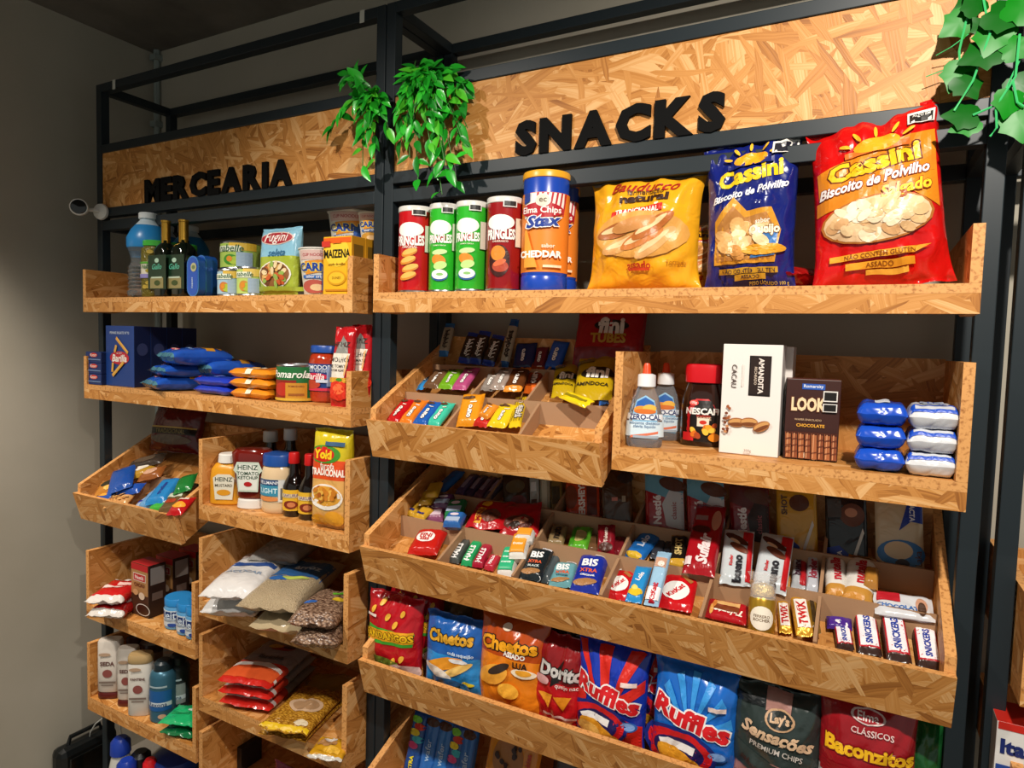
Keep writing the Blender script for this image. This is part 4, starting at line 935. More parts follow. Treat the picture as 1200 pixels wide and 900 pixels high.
# ------------------------------------------------------------------ chocolate bin
CH = 'chocolate bars and sweets in the wide bin'
def ch(name, label, cat, p0, p1, wpx, col, deco=None, **k):
    p = bar(BG, name, label, cat, p0, p1, wpx*1.1, col, CH, **k)
    if deco: deco(p)
    return go(p)
def T(*texts):
    def f(p):
        for (t, u, v, wf, c, rot) in texts: p.text(t, u, v, wf, c, rot=rot, bold=.04)
    return f
def vt(txt, col, frac=.8, u=0, v=.5, out=None, shear=0):
    def f(p): p.text(txt, u, v, frac*p.H/p.W, col, rot=PI/2, bold=.05, out=out, shear=shear)
    return f
def seq(*fs):
    def f(p):
        for g in fs: g(p)
    return f
R = lambda u, v, a, b, c, rot=0: (lambda p: p.rect(u, v, a, b, c, rot))
E_ = lambda u, v, a, b, c, rot=0: (lambda p: p.ell(u, v, a, b, c, rot))
# column 1
ch('sweet_packet', 'red sweet packet with round white emblem in the first compartment', 'packet', (494, 650), (509, 622), 34, 'c02018', seq(E_(-.1, .55, .62, .42, 'f2ece6'), T(('FINI', -.1, .6, .4, 'b82a20', 0), ('kiss', -.1, .48, .3, 'b82a20', 0))), t=.03, lift=.03)
# column 2: hard candy sticks
ch('candy_stick', 'black and silver candy stick in the second compartment', 'candy', (531, 660), (547, 633), 13, '4a4e4c', vt('HALLS', 'f0f0ee', .6, v=.4), t=.022, lift=.02, kind='flat')
ch('candy_stick', 'green candy stick in the second compartment', 'candy', (546, 663), (561, 635), 13, '1f9a5a', vt('HALLS', 'f0f4f0', .6, v=.4), t=.022, lift=.02, kind='flat')
ch('candy_stick', 'maroon candy stick in the second compartment', 'candy', (559, 665), (573, 639), 13, 'a01c34', vt('HALLS', 'f6eaea', .6, v=.4), t=.022, lift=.018, kind='flat')
ch('candy_stick', 'red candy stick lying right of the maroon one', 'candy', (572, 668), (582, 652), 12, 'b83040', vt('HALLS', 'f6eaea', .6), t=.02, lift=.004, kind='flat')
def tictac(label, px, py, Y, z, col, d, w_=.055, h=.022):
    q = at(px, py, Y); b = box_prod('mint_box', label, 'box', w_, h, d, 'f0eee8', 'small mint boxes', side='d8d4cc', top=col); b.text('menta', 0, .5, .5, '2a8a5a'); b.stand(q.x, Y, z, .0, rx=.44); return b
ch('mint_box', 'white box with green face at the front of the second compartment', 'box', (592, 676), (602, 645), 19, 'f0eee8', seq(R(0, .5, .88, .86, '2fae7a'), T(('menta', 0, .7, .6, 'd8f4e4', 0), ('menta', 0, .5, .6, 'd8f4e4', 0), ('menta', 0, .3, .6, 'd8f4e4', 0))), t=.04, lift=.02, kind='flat', crk=.0)
ch('mint_box', 'white box with orange face behind the green one', 'box', (606, 655), (613, 630), 19, 'f0eee8', seq(R(0, .5, .88, .86, 'e89a2a'), T(('frutas', 0, .7, .6, 'fbeed8', 0), ('frutas', 0, .4, .6, 'fbeed8', 0))), t=.04, lift=.045, kind='flat', crk=.0)
ch('mint_box', 'small orange box at the back of the mint boxes', 'box', (614, 634), (618, 624), 19, 'f0eee8', R(0, .5, .88, .8, 'e89a2a'), t=.035, lift=.06, kind='flat', crk=.0)
# column 3
def bis(label, p0, p1, wpx, c, sub, sc, **k):
    ch('wafer_pack', label, 'wafer pack', p0, p1, wpx, c, seq(T(('BIS', -.05, .68, .55, 'f4f4f4', .05), ('XTRA', 0, .46, .6, 'e0603a', .06), (sub, .05, .33, .5, sc, .04)), E_(0, .16, .8, .16, 'a87848', .15), R(.55, .9, .4, .06, 'd8dce4')), **k)
bis('black and grey wafer pack, top of the pile in the third compartment', (620, 680), (637, 644), 27, '1c2428', 'BLACK', 'c8d4d0', t=.025, lift=.035)
ch('wafer_pack', 'grey wafer packs edge under the black one', 'wafer pack', (632, 682), (648, 650), 25, '4a5458', None, t=.025, lift=.012)
bis('teal and white wafer pack in the third compartment', (656, 688), (664, 660), 27, '6aa4ac', 'COOKIES', '2a5a6a', t=.022, lift=.01)
bis('blue wafer pack in the third compartment', (684, 695), (698, 652), 34, '1c2f9a', 'ORIGINAL', 'e8ecf4', t=.03, lift=.03)
# column 4
def kit(label, p0, p1, wpx, c='c8141c', **k):
    ch('wafer_bar', label, 'chocolate bar', p0, p1, wpx, c, seq(E_(-.1, .42, .8, .5, 'f6f2ee'), T(('KitKat', -.1, .42, .62, 'c8141c', .9)), R(.45, .75, .35, .08, 'a86a34', -.6), R(-.5, .88, .4, .06, 'e8e2da')), **k)
kit('red and white wafer bar at the left of the fourth compartment', (722, 703), (732, 668), 30, t=.02, lift=.02)
ch('wafer_bar', 'bright blue wafer bar leaning in the fourth compartment', 'chocolate bar', (742, 706), (755, 664), 19, '2a8fd0', seq(T(('Lolo', .05, .62, .75, 'f6f6f8', 1.3)), E_(.0, .2, .9, .2, 'e8c22c'), E_(-.2, .3, .4, .12, 'f0dc70')), t=.02, lift=.045)
ch('wafer_bar', 'tall pale blue wafer bar standing in the fourth compartment', 'chocolate bar', (763, 710), (779, 647), 17, '9cc4e0', seq(vt('KitKat', 'b8203c', .34, v=.2), R(0, .75, .8, .18, 'c89a80'), E_(.1, .72, .5, .1, 'f0e2d8'), R(0, .18, .9, .22, 'f0eef0'), vt('KitKat', 'c01c2c', .28, v=.18)), t=.02, lift=.05, lift1=.08)
kit('large red wafer bar in the front of the fourth compartment', (790, 715), (800, 672), 40, t=.02, lift=.03)
# column 5
a = onplane(851, 722, BG.p+BG.n*.012, BG.n)
p = bar(BG, 'nut_bar', 'red hazelnut bar lying sideways in the fifth compartment', 'chocolate bar', (828, 712), (876, 722), 10, 'b01820', CH, t=.016, lift=.035, wm=.048)
p.text('Talento', .25, .55, 1.1, 'f6ecdc', rot=PI/2*1.0+PI, bold=.04, shear=.3); p.rect(.0, .5, .25, .6, '7a3a1c').rect(-.5, .5, .2, .6, 'd8a868').ell(.3, .15, .5, .1, 'd89a4a').ell(-.3, .2, .4, .1, 'c87a34'); go(p)
q0 = onplane(892, 734, BG.p+BG.n*.03, BG.n); r = .024
p = Prod('praline_tube', 'gold praline tube with white oval label and clear twisted top', 'sweet'); h = .105
lathe('gold_body', [(r*.9, 0), (r, .004), (r, h*.62), (r*.9, h*.68)], mat('gold_wrap', 'b8902c', .3, metal=.6), p.root, 24)
lathe('praline', [(r*.2, h*.66), (r*.75, h*.70), (r*.85, h*.78), (r*.7, h*.88), (r*.2, h*.92)], mat('gold_foil_bright', 'e8c878', .35, metal=.5, bump=.8, bscale=120), p.root, 16)
lathe('clear_wrap', [(r*.95, h*.66), (r*.9, h*.86), (r*.75, h*.93), (r*1.25, h*1.08)], mat('clear_film', 'ffffff', .1, alpha=.25), p.root, 14)
cyl_skin(p, r, h); p.ell(0, .34, 1.25, .40, 'f2ead8').text('FERRERO', 0, .37, .8, '6a4a24').text('ROCHER', 0, .31, .8, '6a4a24').rect(0, .06, 1.6, .08, '4a3010')
p.stand(q0.x, q0.y+.0, q0.z-.02, .1, rx=-.25)
def twix(label, p0, p1, wpx, c='e6b23c', **k):
    ch('caramel_bar', label, 'chocolate bar', p0, p1, wpx, c, seq(R(.0, .45, .7, .66, 'f4ece4'), vt('TWIX', 'c41c1c', .55, v=.45)), m=mat('gold_film', 'd8a030', .3, metal=.4, bump=.4, bscale=50), **k)
twix('gold caramel bar, short one beside the praline tube', (921, 742), (917, 703), 15, t=.02, lift=.02)
twix('gold caramel bar with large red letters', (944, 746), (935, 697), 21, t=.022, lift=.03)
ch('caramel_bar', 'dark gold caramel bar against the divider', 'chocolate bar', (956, 742), (950, 700), 12, '7a5a1c', R(0, .5, .4, .6, '3a2a12'), t=.02, lift=.03)
# column 6
def snick(label, p0, p1, wpx, c='4a2c22', **k):
    ch('peanut_bar', label, 'chocolate bar', p0, p1, wpx, c, seq(R(0, .5, .86, .80, 'c0202c'), R(0, .5, .74, .74, 'f2eef2'), vt('SNICKERS', '1c3a9a', .66, shear=0)), sealcol='3a2620', **k)
snick('short peanut bar with purple end in the last compartment', (991, 762), (985, 727), 20, t=.02, lift=.004)
snick('peanut bar in the last compartment, second from left', (1020, 768), (1013, 719), 27, t=.022, lift=.02)
snick('peanut bar in the last compartment, third from left', (1054, 776), (1045, 721), 28, t=.022, lift=.028)
snick('peanut bar in the last compartment, rightmost', (1090, 784), (1082, 735), 28, t=.022, lift=.015)
ch('gift_strip', 'purple packet end behind the short peanut bar', 'packet', (984, 738), (983, 724), 28, '4a2a8a', None, t=.015, lift=.025)
# second row
for k, (p0, p1) in enumerate((((478, 604), (492, 590)), ((490, 608), (503, 596)), ((497, 592), (505, 576)), ((505, 583), (512, 566)))):
    ch('caramel_stick', 'gold wrapped caramel stick, %s in the small pile' % ('first', 'second', 'third', 'fourth')[k], 'candy', p0, p1, 15, 'c89a2a', R(0, .3, .6, .15, '2a2a6a') if k < 2 else None, t=.018, lift=.04+.012*k)
for k, (p0, p1, c, nm) in enumerate((((508, 612), (515, 592), '8a4a6a', 'pink'), ((517, 597), (524, 582), '5a2a5a', 'purple'), ((531, 607), (538, 588), '1f7a4a', 'green'), ((529, 618), (537, 603), '2a62a8', 'blue'))):
    ch('gum_box', nm+' chewing gum box in the second row pile', 'box', p0, p1, 20, c, seq(R(0, .3, .8, .3, 'd0b8c4' if k == 0 else 'a8b8d0'), E_(0, .65, .5, .2, 'e0d0d8')), t=.03, lift=.03+.01*k, kind='flat', crk=0)
ch('candy_pouch', 'large red candy pouch lying in the second row', 'pouch', (566, 620), (583, 588), 44, 'b0141c', seq(R(-.4, .35, .2, .5, 'e0a02c'), T(('MINI', -.4, .35, .4, '8a1414', PI/2)), E_(.2, .35, .5, .4, '6a3a2a'), E_(-.3, .75, .3, .2, 'd8941c')), kind='pillow', t=.03, lift=.05, crk=.006)
ch('candy_pouch', 'red candy pouch behind, tilted over the divider', 'pouch', (607, 630), (613, 590), 44, 'a8141c', seq(E_(0, .35, .8, .4, '5a2c22'), E_(.1, .38, .4, .2, 'c88a6a'), E_(-.2, .28, .3, .15, '2a1a14')), kind='pillow', t=.03, lift=.04, lift1=.06, crk=.006)
ch('snack_bar', 'beige nut bar in the second row', 'snack bar', (650, 640), (657, 616), 19, '8a7450', vt('nuts', '2a2018', .6), t=.02, lift=.03)
ch('snack_bar', 'green nut bar in the second row', 'snack bar', (676, 645), (684, 618), 23, '5aa82a', seq(E_(0, .5, .7, .5, 'c0b070'), R(-.6, .5, .2, .8, '3f8a1c')), t=.02, lift=.03)
ch('snack_bar', 'brown nut bar in the second row', 'snack bar', (694, 648), (700, 628), 17, '6a4a30', None, t=.02, lift=.02)
ch('snack_bar', 'maroon bar upright in the second row', 'snack bar', (710, 650), (711, 615), 20, '8a1424', seq(vt('Talento', 'e8d8cc', .5, v=.6), E_(0, .2, .8, .3, '4a2014')), t=.02, lift=.03, lift1=.06)
ch('snack_bar', 'dark red bar beside the divider in the second row', 'snack bar', (724, 652), (728, 630), 15, '7a1c24', None, t=.02, lift=.02)
ch('chocolate_bar', 'blue chocolate bar tilted in the second row', 'chocolate bar', (741, 656), (764, 626), 24, '1f6ab8', seq(vt('Lolo', 'c8d4e8', .4, v=.6), E_(0, .1, .8, .16, 'd8b02c')), t=.02, lift=.03)
ch('chocolate_bar', 'grey chocolate bar in the second row', 'chocolate bar', (768, 655), (776, 632), 13, '3a3e48', None, t=.02, lift=.02)
ch('chocolate_bar', 'dark grey chocolate bar in the second row', 'chocolate bar', (780, 658), (787, 634), 13, '2c2e36', None, t=.02, lift=.02)
ch('chocolate_bar', 'black bar with gold ends in the second row', 'chocolate bar', (794, 664), (797, 626), 20, '1a1612', vt('SHOT', 'c8b070', .5), t=.02, lift=.04, sealcol='c89a2c', seal=.14)
ch('chocolate_bar', 'long dark red aerated chocolate bar standing out of the second row', 'chocolate bar', (818, 674), (834, 592), 37, 'a0101c', seq(vt('Suflair', 'f0dcdc', .42, u=.1, v=.3, shear=.3), R(-.35, .72, .4, .07, '9a7a7a'), E_(.6, .7, .3, .3, 'c88a70'), R(-.7, .12, .2, .1, 'e8d0d0'), E_(-.25, .55, .6, .1, '4a1a14')), t=.03, lift=.055, lift1=.08, kind='flat')
def bueno(label, p0, p1, wpx, **k):
    ch('hazelnut_bar', label, 'chocolate bar', p0, p1, wpx, 'c4ccd0', seq(R(.8, .5, .16, .9, 'b8141c'), R(.62, .85, .3, .2, 'b8141c'), E_(-.1, .78, .9, .12, '4a2014', -.5), E_(.1, .62, .7, .12, '6a3420', -.5), E_(-.2, .74, .4, .05, 'd8b08a', -.5), vt('bueno', '1c1c24', .45, u=.1, v=.26), T(('Kinder', -.35, .38, .4, 'c01c20', PI/2))), **k)
bueno('white hazelnut bar twin pack in the second row, left one', (861, 686), (867, 622), 35, t=.022, lift=.045, lift1=.08)
bueno('white hazelnut bar twin pack in the second row, right one', (901, 694), (912, 627), 38, t=.022, lift=.045, lift1=.08)
ch('hazelnut_bar', 'red and white striped bar right of the twin packs', 'chocolate bar', (936, 690), (938, 650), 17, 'c4c8cc', seq(R(.5, .5, .4, .9, 'b01c24'), vt('bueno', '4a2a3a', .5, u=-.3)), t=.025, lift=.02)
ch('hazelnut_bar', 'grey chocolate bar beside the divider right of the twin packs', 'chocolate bar', (952, 694), (953, 650), 14, 'b8bcc4', vt('kinder', '8a2c3c', .5), t=.025, lift=.03)
def nut(label, p0, p1, wpx, **k):
    ch('biscuit_pack', label, 'biscuit pack', p0, p1, wpx, 'dcd8d0', seq(vt('nutella', 'b8202c', .5, v=.55), E_(-.3, .08, .8, .1, 'c88a34'), E_(.2, .93, .8, .1, 'a8743a')), split=[(.2, 'c08a3a'), (.85, 'dcd8d0'), (2, 'a8743a')], kind='pillow', **k)
nut('white and gold biscuit pack, left one in the last compartment', (981, 703), (978, 650), 25, t=.035, lift=.03)
nut('white and gold biscuit pack, right one in the last compartment', (1004, 708), (1011, 652), 33, t=.035, lift=.035)
p = bar(BG, 'milk_chocolate_bar', 'white milk chocolate box lying sideways in the last compartment', 'chocolate bar', (1024, 706), (1094, 716), 10, 'd4d6da', CH, t=.014, lift=.05, wm=.055, kind='flat')
p.text('CHOCOLATE', .3, .42, 1.3, '3a6ab0', rot=-PI/2+PI/2*2, bold=.04).rect(-.6, .25, .5, .4, 'b8202c').ell(.0, .8, .6, .2, 'c8967a').ell(.3, .8, .5, .14, '4a3020'); go(p)
ch('biscuit_pack', 'tan wrapper peeking behind the gold biscuit packs', 'packet', (1020, 690), (1022, 668), 16, 'b07a34', None, t=.03, lift=.05)
# third row: large tablets leaning on the back
def tablet(label, pl, pr, pyb, pyt, col, deco=None):
    p = prop('chocolate_tablet', label, 'chocolate bar', pl, pr, pyb+8, pyt, .165, .205, col, 'large chocolate tablets in the back row', t=.012, lx=-(pyb-pyt)*.03)
    if deco: deco(p)
    go(p)
W_ = vt
ch('chocolate_tube', 'long blue chocolate bar at the back left of the wide bin', 'chocolate bar', (514, 576), (540, 552), 13, '1f5a9a', None, t=.02, lift=.05)
for k in range(4):
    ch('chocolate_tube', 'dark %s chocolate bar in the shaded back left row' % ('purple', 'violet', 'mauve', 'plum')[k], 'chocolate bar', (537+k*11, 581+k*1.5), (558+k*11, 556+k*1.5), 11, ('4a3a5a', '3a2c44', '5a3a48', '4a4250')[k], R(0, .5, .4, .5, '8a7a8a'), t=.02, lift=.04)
tablet('dark patterned tablet in the back row', 590, 622, 600, 555, '3a2a20', seq(E_(0, .7, .7, .3, '5a4a2c'), E_(.2, .35, .6, .3, '6a1c20')))
tablet('thin white and brown tablet edge in the back row', 622, 633, 602, 556, 'a8a8a0', seq(R(0, .3, .6, .3, '4a2418'), R(0, .72, .6, .2, 'd8d8d4')))
tablet('thin cream tablet edge in the back row', 634, 646, 603, 558, '9a9078', R(0, .5, .5, .8, 'c0b8a0'))
tablet('narrow tan tablet in the back row', 647, 660, 604, 560, '7a6234', R(0, .6, .7, .4, '3a2c14'))
tablet('orange tablet with large white vertical lettering', 664, 703, 608, 560, 'c8401c', seq(W_('HERSHEYS', 'f0e6dc', .85), R(.6, .5, .3, .6, '5a1c10'), E_(-.65, .6, .4, .5, '7a3414')))
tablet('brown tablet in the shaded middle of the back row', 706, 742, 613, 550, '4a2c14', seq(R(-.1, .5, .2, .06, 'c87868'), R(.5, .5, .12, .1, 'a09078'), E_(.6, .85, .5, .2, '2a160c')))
def nestle(blue=True):
    c = '6aa8c0' if blue else '5a1c1c'
    def f(p):
        p.poly([(-.98, .72), (.98, .5), (.98, .99), (-.98, .99)], c).poly([(.1, .18), (.98, .1), (.98, .66), (.3, .72), (-.1, .5)], 'c8ccd0' if blue else '2a1410').text('Nestlé', -.35, .42, .44*p.H/p.W, 'f2eaea', rot=PI/2, bold=.04).ell(.45, .8, .7, .2, '5a3220', -.3).text('classic', .5, .4, .26*p.H/p.W, 'a04a50', rot=PI/2)
    return f
tablet('red and pale blue tablet, left of the two in the back row', 757, 803, 622, 553, 'a4141e', nestle())
tablet('red and sky blue tablet behind the long dark red bar', 806, 851, 632, 558, 'a4141e', nestle())
tablet('dark red and black tablet in the back row', 856, 903, 640, 566, '8a1420', nestle(False))
def lacta(kind):
    def f(p):
        if kind == 'y': p.ell(.15, .78, .5, .22, '5a2c14').text('SHOT', -.6, .75, .26*p.H/p.W, '5a3a1c', rot=PI/2, bold=.04)
        if kind == 'k': p.ell(.3, .72, .6, .3, '6a3a26').ell(.25, .75, .3, .12, 'c88a6a').text('NEGRO', -.55, .8, .24*p.H/p.W, 'c8c0b8', rot=PI/2, bold=.04).rect(-.55, .80, .34, .24, '4a4644')
        p.text
        p.poly([(-.98, .02), (.3, .02), (.1, .22), (-.35, .32), (-.98, .28)], '1c3aa0').text('LACTA', -.35, .14, .24*p.H/p.W, 'e8ecf4', rot=PI/2, bold=.04).poly([(.1, .06), (.28, .08), (.85, .5), (.78, .56)], 'd8d4cc')
    return f
tablet('amber yellow tablet with a chocolate chunk picture', 911, 959, 652, 570, 'd09a24', lacta('y'))
tablet('black tablet with blue lower corner', 968, 1018, 662, 578, '17151a', lacta('k'))
def white_tab(p):
    p.poly([(.0, .62), (.4, .99), (.98, .99), (.98, .72), (.5, .74)], '1c3aa0').text('LACTA', .55, .86, .24*p.H/p.W, 'e8ecf4', rot=-PI/2, bold=.04).ell(.05, .34, 1.0, .34, '3a7ab8').ell(-.05, .38, .6, .22, 'e2c8a0').ell(.1, .22, .3, .12, '3a2018').poly([(-.98, .02), (-.3, .02), (-.6, .2), (-.98, .24)], '1c3aa0').text('Laka', .75, .3, .18*p.H/p.W, '5a3a2c', rot=PI/2)
tablet('cream and blue cookie tablet at the right end of the back row', 1026, 1084, 674, 586, 'd8c4a0', white_tab)

# ================================================================== CRISP BAGS IN THE LOWER BIN
def crisp(label, pl, pr, pyb, pyt, Y, col, rx=-.05, rz=0, t=.075, split=None, seed=None, flare=0, name='crisp_bag'):
    Y -= .02; x, w_, z, h = span(pl-3, pr+3, pyb, pyt, Y)
    zf = BC.p.z+(max(-.07, Y)+.082)*BC.tan+.004
    if z < zf: h -= zf-z; z = zf
    p = pouch(name, label, 'bag', w_, h, t, col, 'crisp bags in the lower bin', crk=.008, pinch=.06, seal=.05, nx=34, ny=36, split=split, seed=seed, flare=flare)
    p._st = (x, Y, z, rz, rx); return p
def go2(p): return p.stand(p._st[0], p._st[1], p._st[2], p._st[3], rx=p._st[4])
def fand(label, pl, pr, pyb, pyt, Y, **k):
    p = crisp(label, pl, pr, pyb, pyt, Y, 'b41420', **k)
    p.poly([(-.8, .40), (.85, .44), (.9, .60), (-.75, .62)], '3aa032').poly([(-.82, .44), (.88, .48), (.88, .62), (-.7, .58)], 'e8a41c').text('FANDANGOS', .03, .53, .86, 'f6c41c', bold=.06, rot=.04, out='3a1c08', maxh=.12)
    for (u, v) in ((-.6, .8), (.0, .75), (.5, .82), (.3, .68), (-.3, .9), (.6, .30), (.3, .25)): p.ell(u, v, .12, .06, 'e8b03a', rot=1)
    p.ell(-.2, .2, .8, .14, '6a7a2a').ell(.6, .14, .5, .18, 'd8b8b0').rect(-.6, .74, .2, .03, 'e8d8d0')
    go2(p)
fand('red corn snack bag at the left front of the crisp bin', 434, 492, 800, 696, -.015)
fand('red corn snack bag behind the front one, darker', 452, 500, 790, 672, .06)
fand('red corn snack bag squeezed at the right of the other two', 476, 514, 800, 690, .035, rz=.5)
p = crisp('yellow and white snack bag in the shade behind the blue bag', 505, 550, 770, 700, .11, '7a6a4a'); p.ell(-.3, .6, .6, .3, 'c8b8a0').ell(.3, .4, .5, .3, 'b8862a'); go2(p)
p = crisp('blue cheese snack bag with yellow lettering', 503, 568, 818, 722, -.01, '1f6ab8', split=[(.52, '2a8ad0'), (2, '1f5aa8')], rz=.05)
p.text('Cheetos', -.05, .76, .74, 'd8a02c', bold=.07, out='14100c', rot=.05).ell(-.2, .42, 1.0*.7, .16, 'e89a2a', .3).ell(.2, .36, .6, .1, 'f0c870', .5).ell(-.4, .3, .5, .14, 'e8e0d4', -.3).ell(.3, .5, .3, .06, 'f0f4f8').text('onda requeijão', .35, .58, .4, 'd8e8f4').ell(.6, .22, .2, .05, 'e8d22c').ell(-.1, .2, .5, .1, '2a5a8a'); go2(p)
p = crisp('orange cheese snack bag with black outlined lettering', 564, 640, 842, 722, -.015, 'd8701c', split=[(.62, 'e8841c'), (2, 'b84a14')])
p.text('Cheetos', -.02, .74, .84, 'f0a41c', bold=.08, out='1a120c', rot=.06, maxh=.14).text('ASSADO', .2, .655, .32, 'f6f0e8', bold=.06).ell(-.1, .9, .14, .07, 'f0d8c0').text('LUA', .4, .57, .2, '2a1c10', bold=.04).ell(.5, .5, .34, .09, 'f4e4c8').ell(.5, .51, .22, .06, 'e8a02a').ell(-.4, .42, .5, .2, 'f0a83a', .4).ell(.1, .3, .3, .16, 'f6b43a').ell(-.2, .5, .36, .08, '3a2c24', .5); go2(p)
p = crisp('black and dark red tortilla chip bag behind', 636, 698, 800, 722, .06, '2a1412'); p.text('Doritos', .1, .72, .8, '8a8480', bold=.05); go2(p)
p = crisp('red and black tortilla chip bag with triangular chips', 630, 688, 860, 745, -.01, 'b01620', split=[(.55, 'c01820'), (.68, '6a1418'), (2, '8a1418')])
p.poly([(-.2, .5), (.1, .56), (.25, .8), (-.15, .62)], '1c1412').text('Doritos', .25, .66, .9, 'c8c4c0', bold=.05, out='1a1614', rot=-.05).poly([(-.7, .40), (-.1, .42), (-.25, .26)], 'e89a2a').poly([(-.05, .4), (.6, .43), (.3, .26)], 'e08a1c').ell(-.55, .55, .3, .1, 'd8a0a0').text('queijo nacho', .5, .52, .5, 'f0e0d8').rect(.3, .18, .8, .03, 'e8c8c0'); go2(p)
def ruff(label, pl, pr, pyb, pyt, Y, red, **k):
    p = crisp(label, pl, pr, pyb, pyt, Y, '1c3ab0' if red else '1c6ac8', **k)
    if red:
        for (a, b) in ((-1.0, -.75), (-.35, .05), (.5, .9)):
            p.poly([(max(a, -.97), .97), (min(b, .97), .97), (b*.4+.02, .58), (a*.4, .58)], 'd8281c')
        p.poly([(.2, .42), (.97, .62), (.97, .74), (.3, .56)], 'd8281c').poly([(.1, .05), (.97, .05), (.97, .30), (.2, .40)], 'd8281c').poly([(-.97, .3), (-.6, .45), (-.6, .5), (-.97, .6)], 'c8241c')
    else:
        for k2 in range(7):
            a = .15+k2*.42; p.poly([(.0, .45), (.95*math.cos(a), .45+.5*math.sin(a)), (.95*math.cos(a+.2), .45+.5*math.sin(a+.2))], '3a9ae8')
    p.text('Ruffles', .0, .56, .92, 'd81c24', bold=.10, rot=-.22, out='f8f4f2', maxh=.17)
    p.ell(-.28, .27, .92, .42, '14287a').ell(-.28, .27, .82, .36, 'd01c24').ell(-.26, .27, .62, .25, '1a1a5a').poly([(-.75, .33), (-.5, .37), (.15, .34), (.1, .27), (-.2, .29), (-.6, .26)], 'f2f2f2').ell(-.05, .14, .8, .22, 'e8a42c', -.5).ell(-.45, .17, .4, .16, 'f0c060', -.4).ell(-.42, .16, .2, .09, '2a3a9a')
    p.ell(.62, .30, .26, .09, '2a62b0').ell(.62, .30, .2, .07, '7aa0d8').rect(.6, .7, .2, .04, 'f0d8d0')
    go2(p)
ruff('red and blue ridged crisp bag in the front', 678, 757, 880, 754, -.015, True, flare=.02)
ruff('red and blue ridged crisp bag behind the front one', 722, 792, 880, 742, .05, True)
ruff('all blue ridged crisp bag in the front', 766, 864, 912, 778, -.02, False, flare=-.03)
ruff('blue crisp bag in the shade behind the all blue one', 786, 872, 880, 762, .07, False)
p = crisp('black gold and rose premium crisp bag', 858, 962, 945, 806, -.015, '2f3a38', split=[(.38, 'b07a72'), (2, '2f3a38')])
p.poly([(-.95, .3), (.95, .25), (.95, .42), (.0, .38), (-.95, .52)], '2f3a38').rect(.05, .9, .28, .16, 'a87a70').ell(.1, .77, .34, .17, 'c8a07a').ell(.1, .77, .29, .14, '1c2422').text("Lay's", .1, .77, .22, 'd8b490', bold=.05).text('Sensações', .05, .62, .82, 'e0bc98', shear=.3, bold=.04, rot=-.12).text('PREMIUM CHIPS', .05, .51, .6, 'd0c8c0', rot=-.12).rect(-.65, .88, .4, .06, '14181a').text('sabor frango', -.3, .3, .5, '3a1c18', rot=-.5).ell(.4, .2, .5, .1, 'e8b03a'); go2(p)
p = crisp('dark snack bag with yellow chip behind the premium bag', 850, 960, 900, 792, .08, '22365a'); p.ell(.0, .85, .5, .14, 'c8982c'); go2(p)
p = crisp('dark red bacon snack bag with yellow lettering', 958, 1073, 985, 812, -.02, '9a141e', split=[(.42, 'd8d4d0'), (2, '9a141e')])
p.poly([(-.95, .40), (.95, .38), (.95, .5), (-.95, .5)], '9a141e').text('Baconzitos', .05, .63, .92, 'f0b81c', bold=.09, out='7a1414', maxh=.12).ell(.0, .86, .36, .1, 'd8c0bc').ell(.0, .86, .31, .08, 'a81c28').text('Elma', .0, .86, .22, 'f2e8e4').text('CLÁSSICOS', .1, .77, .44, 'e8d0cc').ell(.4, .36, .6, .14, 'e8b83a'); go2(p)
p = crisp('dark green crisp bag at the right end of the crisp bin', 1040, 1102, 970, 838, .03, '1c5a2a'); p.ell(.3, .4, .4, .2, '2a8a3a'); go2(p)

# ------------------------------------------------------------------ lowest bin
for k, (px, c) in enumerate(((482, 'd8c41c'), (498, '2a6ab8'), (513, '2a72c0'), (528, 'c8341c'), (541, '2a6ab8'))):
    x, w_, z, h = span(px-9, px+9, 935, 838+k*5, .03); zf = BL_.p.z+.11*BL_.tan+.004; h += z-zf; z = zf
    p = pouch('wafer_tube', ('yellow lettered', 'left blue', 'middle blue', 'colourful', 'right blue')[k]+' wafer packet standing in the lowest bin', 'packet', w_, h, .03, '1c4a90' if k in (0, 3) else c, 'blue wafer packets in the lowest bin', kind='bar', crk=.003)
    if k in (0, 3):
        for j, cc in enumerate(('d84a8a', '3ab8c8', 'e8d22c', 'c8341c', '7ac83a')): p.ell((-.2, .3)[j % 2], .5+.09*j, .7, .1, cc)
        p.text('XTRA', 0, .25, .8, 'e8d81c', rot=PI/2, bold=.06)
    else: p.text('wafer', 0, .5, .3*h/w_, 'a8c8e8', rot=PI/2); p.ell(0, .88, .9, .12, '4a2a1c')
    p.stand(x, .03, z, rx=-.3)
x, w_, z, h = span(562, 626, 950, 862, .0)
p = pouch('cookie_pack', 'orange chocolate chip cookie pack in the lowest bin', 'packet', w_, h, .04, 'd88a1c', kind='flat', crk=.003)
p.ell(-.1, .62, .6, .5, 'a8703a')
for k in range(16): p.ell(-.1+random.uniform(-.45, .45), .62+random.uniform(-.18, .18), .08, .06, '3a1c10')
p.text('Cookies', .7, .6, .4, 'b83a1c', rot=PI/2, bold=.04); p.stand(x, .0, z, .0, rx=-.35)
x, w_, z, h = span(640, 700, 960, 868, .05)
p = pouch('cookie_pack', 'dark cookie pack in the shade of the lowest bin', 'packet', w_, h, .04, '3a2a22', kind='flat', crk=.003); p.rect(.4, .8, .4, .1, '8a8a88'); p.stand(x, .05, z, rx=-.35)

